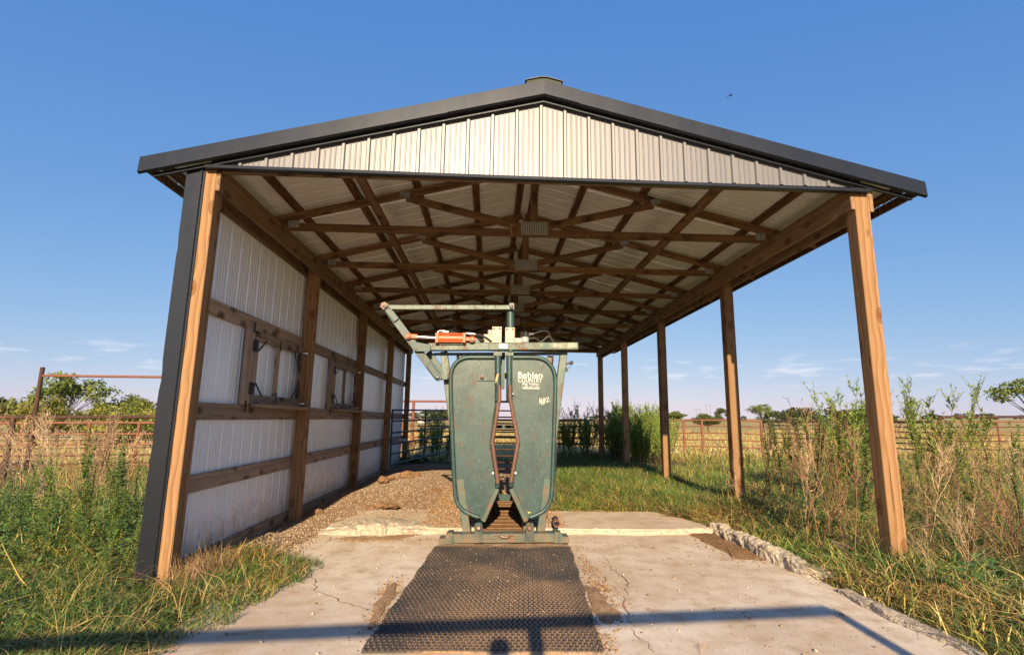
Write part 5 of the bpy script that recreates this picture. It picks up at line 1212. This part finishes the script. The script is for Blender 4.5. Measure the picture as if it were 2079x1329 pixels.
# left side: dead tangle, marestails
def wall_side(px, Y_):
    return ('by the gateway pipe' if px < 90 else ('below the long crossbar' if px < 180 else 'near the corner trim'))+(', close by' if Y_ < 2.2 else (', halfway out' if Y_ < 4 else ', against the fence'))
for k in range(34):
    px = U(-40, 250) if k % 5 else U(200, 330); Y_ = U(1.6, 6.2); p = ony(px, U(815, 905), Y_); x = float(p[0]); h = min(1.6, max(.5, float(p[2])-Hs(x, Y_)))
    if x > -3.5: continue
    add_dry(x, Y_, h, (U(-.5, .5), U(-.5, .5)), 'dead weeds outside the wall', wall_side(px, Y_), 'dead weed', (1, 1, 7, 7, 13, 4, 10, 3, 9, 5))
for px, py, Y_ in ((190, 885, 1.3), (262, 915, 1.0), (225, 985, .8), (140, 960, 1.3), (290, 930, 1.6), (90, 985, 1.0), (250, 1000, .5), (180, 1010, .6), (275, 960, .7), (40, 1010, .8), (120, 1050, .3), (215, 1060, .1), (285, 1040, .2), (240, 950, 1.2), (160, 985, 1.0), (60, 960, 1.5), (205, 940, 1.1), (270, 1000, .4), (15, 1060, .5), (165, 1060, .2), (75, 1070, .2), (240, 1075, .0), (200, 868, 1.9), (150, 900, 2.2), (265, 880, 1.6), (110, 915, 1.8), (225, 905, 1.0), (50, 925, 1.9), (285, 905, 1.3)):
    p = ony(px, py, Y_); add_green(float(p[0]), Y_, max(.35, float(p[2])-Hs(p[0], Y_)), (U(-.15, .15), U(-.15, .15)), 'green weeds outside the wall', wall_side(px, Y_), 'marestail weed')
for k in range(22):
    x, y = U(-6.5, -3.4), U(.0, 3.); add_green(x, y, U(.4, .75), (U(-.35, .35), U(-.35, .35)), 'green weeds outside the wall', 'in the rank grass beyond the corner trim')
for a_, b_, lab in (((230, 1150, -.05), (142, 1075, .35), 'yellow leaning stem in the green herbs outside the wall'), ((245, 1135, -.05), (190, 1065, .4), 'second yellow leaning stem above the first outside the wall'), ((65, 1200, -.05), (5, 1105, .3), 'brown leaning stem low in the grass at the picture edge')):
    P0 = onz(*a_); P1 = onz(*b_); o_ = link('weed_stem', quads_mesh('weed_stem', *[q for q in stems(np.array([[P0, P0*.6+P1*.4+(0, 0, -.03), P1]]), np.array([[.011, .009, .005]]))], M_STEM, None)); 
    ca_ = o_.data.color_attributes.new('col', 'FLOAT_COLOR', 'POINT'); ca_.data.foreach_set('color', np.tile(np.array([.36, .27, .07, 1.], np.float32), len(o_.data.vertices))); setp(o_, lab, 'weed stem')
def blade_plant(px, py, lab, n=7, L0=.75):
    p = onz(px, py, -.05); az = RNG.uniform(0, 6.28, n); le = RNG.uniform(.5, 1.2, n); t = np.linspace(0, 1, 8)[None]; h = L0*RNG.uniform(.6, 1.1, n)
    P = np.zeros((n, 8, 3)); P[..., 0] = p[0]+np.cos(az)[:, None]*(le*h)[:, None]*t**1.4; P[..., 1] = p[1]+np.sin(az)[:, None]*(le*h)[:, None]*t**1.4; P[..., 2] = Hs(p[0], p[1])+h[:, None]*(t-.5*le[:, None]*t**2.4)
    sd = np.stack([-np.sin(az), np.cos(az), np.zeros(n)], 1); V, Q = rib_strips(None, P, .03*np.sin(np.pi*(.12+.86*t))*np.ones((n, 1)), sd)
    setp(link('blade_grass', quads_mesh('blade_grass', V, Q, M_GRASS, np.tile([.13, .22, .06, 1.], (len(V), 1)))), lab, 'grass plant')
blade_plant(60, 1085, 'coarse grass plant with broad arching blades at the picture edge'); blade_plant(20, 1060, 'second coarse broad bladed grass plant, furthest out by the picture edge', 6, .8)
# small dead twig on the slab, sticks in the weeds
p = onz(1412, 1329); plant1(DW[1], 'dry_weed', 'small dead straw coloured twig plant on the concrete at the frame edge', 'weed', None, float(p[0]), float(p[1]), 1., .16, (.3, .2))
for a_, b_, lab in (((1690, 1100, .25), (1790, 1175, .02), 'long rusty stick leaning through the dead weeds by the corner post'), ((1690, 1098, .26), (1755, 1130, .16), 'thin brown stick crossing the long one by the corner post'), ((1945, 1175, .05), (2010, 1120, .25), 'dark dead branch propped in the broad leaved weeds')):
    P0 = onz(*a_); P1 = onz(*b_); setp(MB().tube([P0, (P0+P1)/2+(0, 0, .02), P1], [.012, .013, .008], 6).build('stick', M_BARK, smooth=True), lab, 'stick')

# ---------------------------------------------------------------- trees
def tree_data(seed, nclump, leaves, leaf=.05, flat=.6, spread=1., col=(.05, .085, .02), col2=(.11, .13, .03), trunk=.35):
    """unit tree: height 1, crown width about spread"""
    r = np.random.default_rng(seed); limbs = []; cl = []
    top = np.array([r.normal(0, .03), r.normal(0, .03), trunk]); limbs.append((np.array([[0, 0, -.05], [r.normal(0, .01), 0, trunk*.5], top]), [.028, .022, .017]))
    for k in range(nclump):
        for _ in range(40):
            q = r.uniform(-1, 1, 3); rr = np.linalg.norm(q)
            if .45 < rr < 1 and q[2] > -.75: break
        hc = (1-trunk)*.5; c = np.array([q[0]*spread*.42, q[1]*spread*.42, trunk+.02+hc+q[2]*hc*.8]); s_ = r.uniform(.11, .2)*(.55+.45*spread); cl.append((c, s_))
        mid = top*.5+c*.5+np.array([0, 0, -.03]); limbs.append((np.array([top-[0, 0, r.uniform(0, .3)*trunk], mid, c]), [.011, .007, .003]))
    mb = MB()
    for p, rr in limbs: mb.tube(p, rr, 5, cap=False)
    V_, Q_, C_ = [], [], []
    w_ = np.array([s_**2 for _, s_ in cl]); idx = r.choice(len(cl), leaves, p=w_/w_.sum()); cen = np.array([c for c, _ in cl])[idx]; sz = np.array([s_ for _, s_ in cl])[idx]
    d = unit(r.normal(0, 1, (leaves, 3))); rad_ = r.random(leaves)**.6*1.15; p0 = cen+d*(sz*rad_)[:, None]*np.array([1., 1., flat])
    ld = unit(r.normal(0, 1, (leaves, 3))+np.array([0, 0, .3])); sd = unit(np.cross(ld, r.normal(0, 1, (leaves, 3)))); L_ = leaf*r.uniform(.6, 1.3, leaves)
    P = np.stack([p0-ld*L_[:, None]*.5, p0+ld*L_[:, None]*.5], 1); V, Q = rib_strips(None, P, np.stack([L_*.55, L_*.35], 1), sd)
    tint = np.array([r.random() for _ in cl])[idx][:, None]; c_ = (np.array(col)*(1-tint)+np.array(col2)*tint)*r.uniform(.6, 1.4, (leaves, 1))
    return mb.mesh('trunk', M_BARK), quads_mesh('crown', V, Q, M_LEAF, np.concatenate([c_, np.ones((leaves, 1))], 1).repeat(4, 0))
TR = [tree_data(1, 18, 4800, .045, .75, .95, (.085, .13, .03), (.15, .17, .045)), tree_data(2, 26, 2300, .045, .36, 1.3, (.10, .15, .03), (.20, .22, .05)), tree_data(3, 20, 5200, .042, .8, 1.15, (.14, .18, .032), (.31, .29, .06), .15), tree_data(4, 12, 2400, .06, .5, 1.5, (.08, .115, .03), (.13, .15, .05), .3)]
FT = [tree_data(11, 9, 700, .10, .6, 1.3, (.055, .085, .035), (.085, .11, .045), .15), tree_data(12, 11, 800, .10, .6, 1.7, (.055, .08, .035), (.09, .11, .045), .1), tree_data(13, 8, 600, .11, .6, 1.0, (.06, .085, .035), (.09, .11, .04), .2)]
def tree(tm, px, Y_, htop_py, label, group=None, wscale=1., name='tree'):
    p = ony(px, htop_py, Y_); x = float(p[0]); z = Hs(x, Y_); h_ = float(p[2])-z
    o = bpy.data.objects.new(name, None); COL.objects.link(o); setp(o, label, 'tree', group)
    o.location = (x, Y_, z-.02*h_); o.scale = (h_*wscale, h_*wscale, h_); o.rotation_euler = (0, 0, U(0, 6.3))
    for n_, me_ in zip(('trunk', 'crown'), tm):
        c = bpy.data.objects.new(n_, me_); COL.objects.link(c); c.parent = o
    return o
tree(TR[1], 138, 24, 752, 'tallest open crowned mesquite tree rising above the crossbar behind the fence', None, .85)
tree(TR[2], 92, 21, 806, 'yellow green bushy tree in front of the tallest mesquite', None, 1.1)
tree(TR[2], 195, 22, 815, 'low yellow green tree between the tallest mesquite and the round one', None, 1.0)
tree(TR[0], 258, 26, 797, 'round dark green tree near the corner trim behind the fence', None, 1.0)
tree(TR[2], 304, 24, 815, 'small green tree partly hidden by the dark corner trim', None, 1.2)
tree(TR[0], 2, 30, 800, 'dark green tree cut by the edge of the picture beyond the gateway', None, 1.0)
tree(TR[2], 262, 19, 822, 'low light green shrub below the round dark tree', None, 1.5)
tree(TR[1], 2092, 30, 762, 'dark spreading tree at the edge of the pasture above the fence rail', None, .95)
tree(TR[1], 1547, 80, 818, 'flat topped tree beside the second post on the open side', None, .95)
tree(TR[3], 1468, 90, 828, 'small open tree just behind the second open side post', None, .8)
tree(TR[0], 1436, 45, 838, 'round bushy tree in the pasture below the power pylons', None, 1.6)
tree(TR[0], 1367, 110, 833, 'dark round tree beside the third post on the open side', None, 1.5)
tree(TR[0], 1311, 140, 836, 'small round tree on the horizon between the third and fourth posts', None, 1.1)
tree(TR[3], 1995, 40, 850, 'small bare legged bush standing in the dry pasture', None, .9)
for k in range(64):
    px = [U(1130, 2079), U(1130, 2079), U(840, 910), U(1560, 2079)][k % 4] if k % 8 else U(-40, 320); Y_ = U(150, 420)
    tree(random.choice(FT), px, Y_, 848-U(2, 13)-(4 if px < 950 else 0)+(3 if px > 1700 else 0), 'distant dark tree in the line along the horizon', 'trees along the horizon', U(1., 1.8), 'far_tree')
for k in range(14):
    px = U(1560, 1800); tree(random.choice(FT), px, U(60, 100), U(826, 842), 'dark green scrub tree beyond the pen fence', 'scrub trees beyond the pen', U(1.2, 1.8), 'scrub_tree')

# ---------------------------------------------------------------- far pylons, barn, bird
def pylon(px, py, Y_, label):
    p = ony(px, py, Y_); x, zt_ = float(p[0]), float(p[2]); o = thing('power_pylon', label, 'pylon', (x, Y_, 0), 'power pylons on the horizon'); w_ = Y_*.0075
    for s in (-1, 1): MB().bar((x+s*w_/2, Y_, -1), (x+s*w_/2, Y_, zt_), Y_*.0006, Y_*.0006, up=(0, 1, 0)).build('pole', M_PYL, o)
    MB().bar((x-w_, Y_, zt_-Y_*.003), (x+w_, Y_, zt_-Y_*.003), Y_*.0009, Y_*.0009).build('crossarm', M_PYL, o)
    return (x, Y_, zt_)
p1 = pylon(1417, 828, 330, 'grey two legged power pylon beside the third post'); p2 = pylon(1438, 819, 280, 'taller grey two legged power pylon nearest the second post')
bn = thing('barn', 'low white metal barn far beyond the blue gate', 'barn', (float(ony(867, 850, 160)[0]), 160, 0)); bx = bn.location.x; zb = Hs(bx, 160)
MB().box((bx-3.0, 160, zb-1), (bx+3.0, 168, zb+1.7)).build('wall', M_GALV, bn)
MB().add([(bx-3.3, 159.6, zb+1.9), (bx+3.3, 159.6, zb+1.9), (bx+3.3, 164, zb+2.8), (bx-3.3, 164, zb+2.8), (bx-3.3, 168.4, zb+1.9), (bx+3.3, 168.4, zb+1.9)], [(0,1,2,3), (3,2,5,4), (0,3,4), (1,5,2)]).build('roof', M_GALV, bn)
p = ony(1483, 194, 8); bd_ = MB()
bd_.tube([p+(-.06, 0, -.02), p+(-.02, 0, 0), p+(.03, 0, .005), p+(.055, 0, .0)], [.004, .018, .016, .004], 8)
bd_.add([p+(-.01, 0, .005), p+(.02, 0, .005), p+(.0, .10, .03), p+(-.05, .17, .01)], [(0,1,2,3)]); bd_.add([p+(-.01, 0, .0), p+(.02, 0, .0), p+(.01, -.09, -.02), p+(-.05, -.15, -.05)], [(3,2,1,0)])
bd_.add([p+(-.05, -.012, -.02), p+(-.05, .012, -.02), p+(-.10, .02, -.035), p+(-.10, -.02, -.04)], [(0,1,2,3)])
setp(bd_.build('bird', M_BIRD, smooth=True), 'small dark swallow flying in the blue sky above the roof', 'bird')
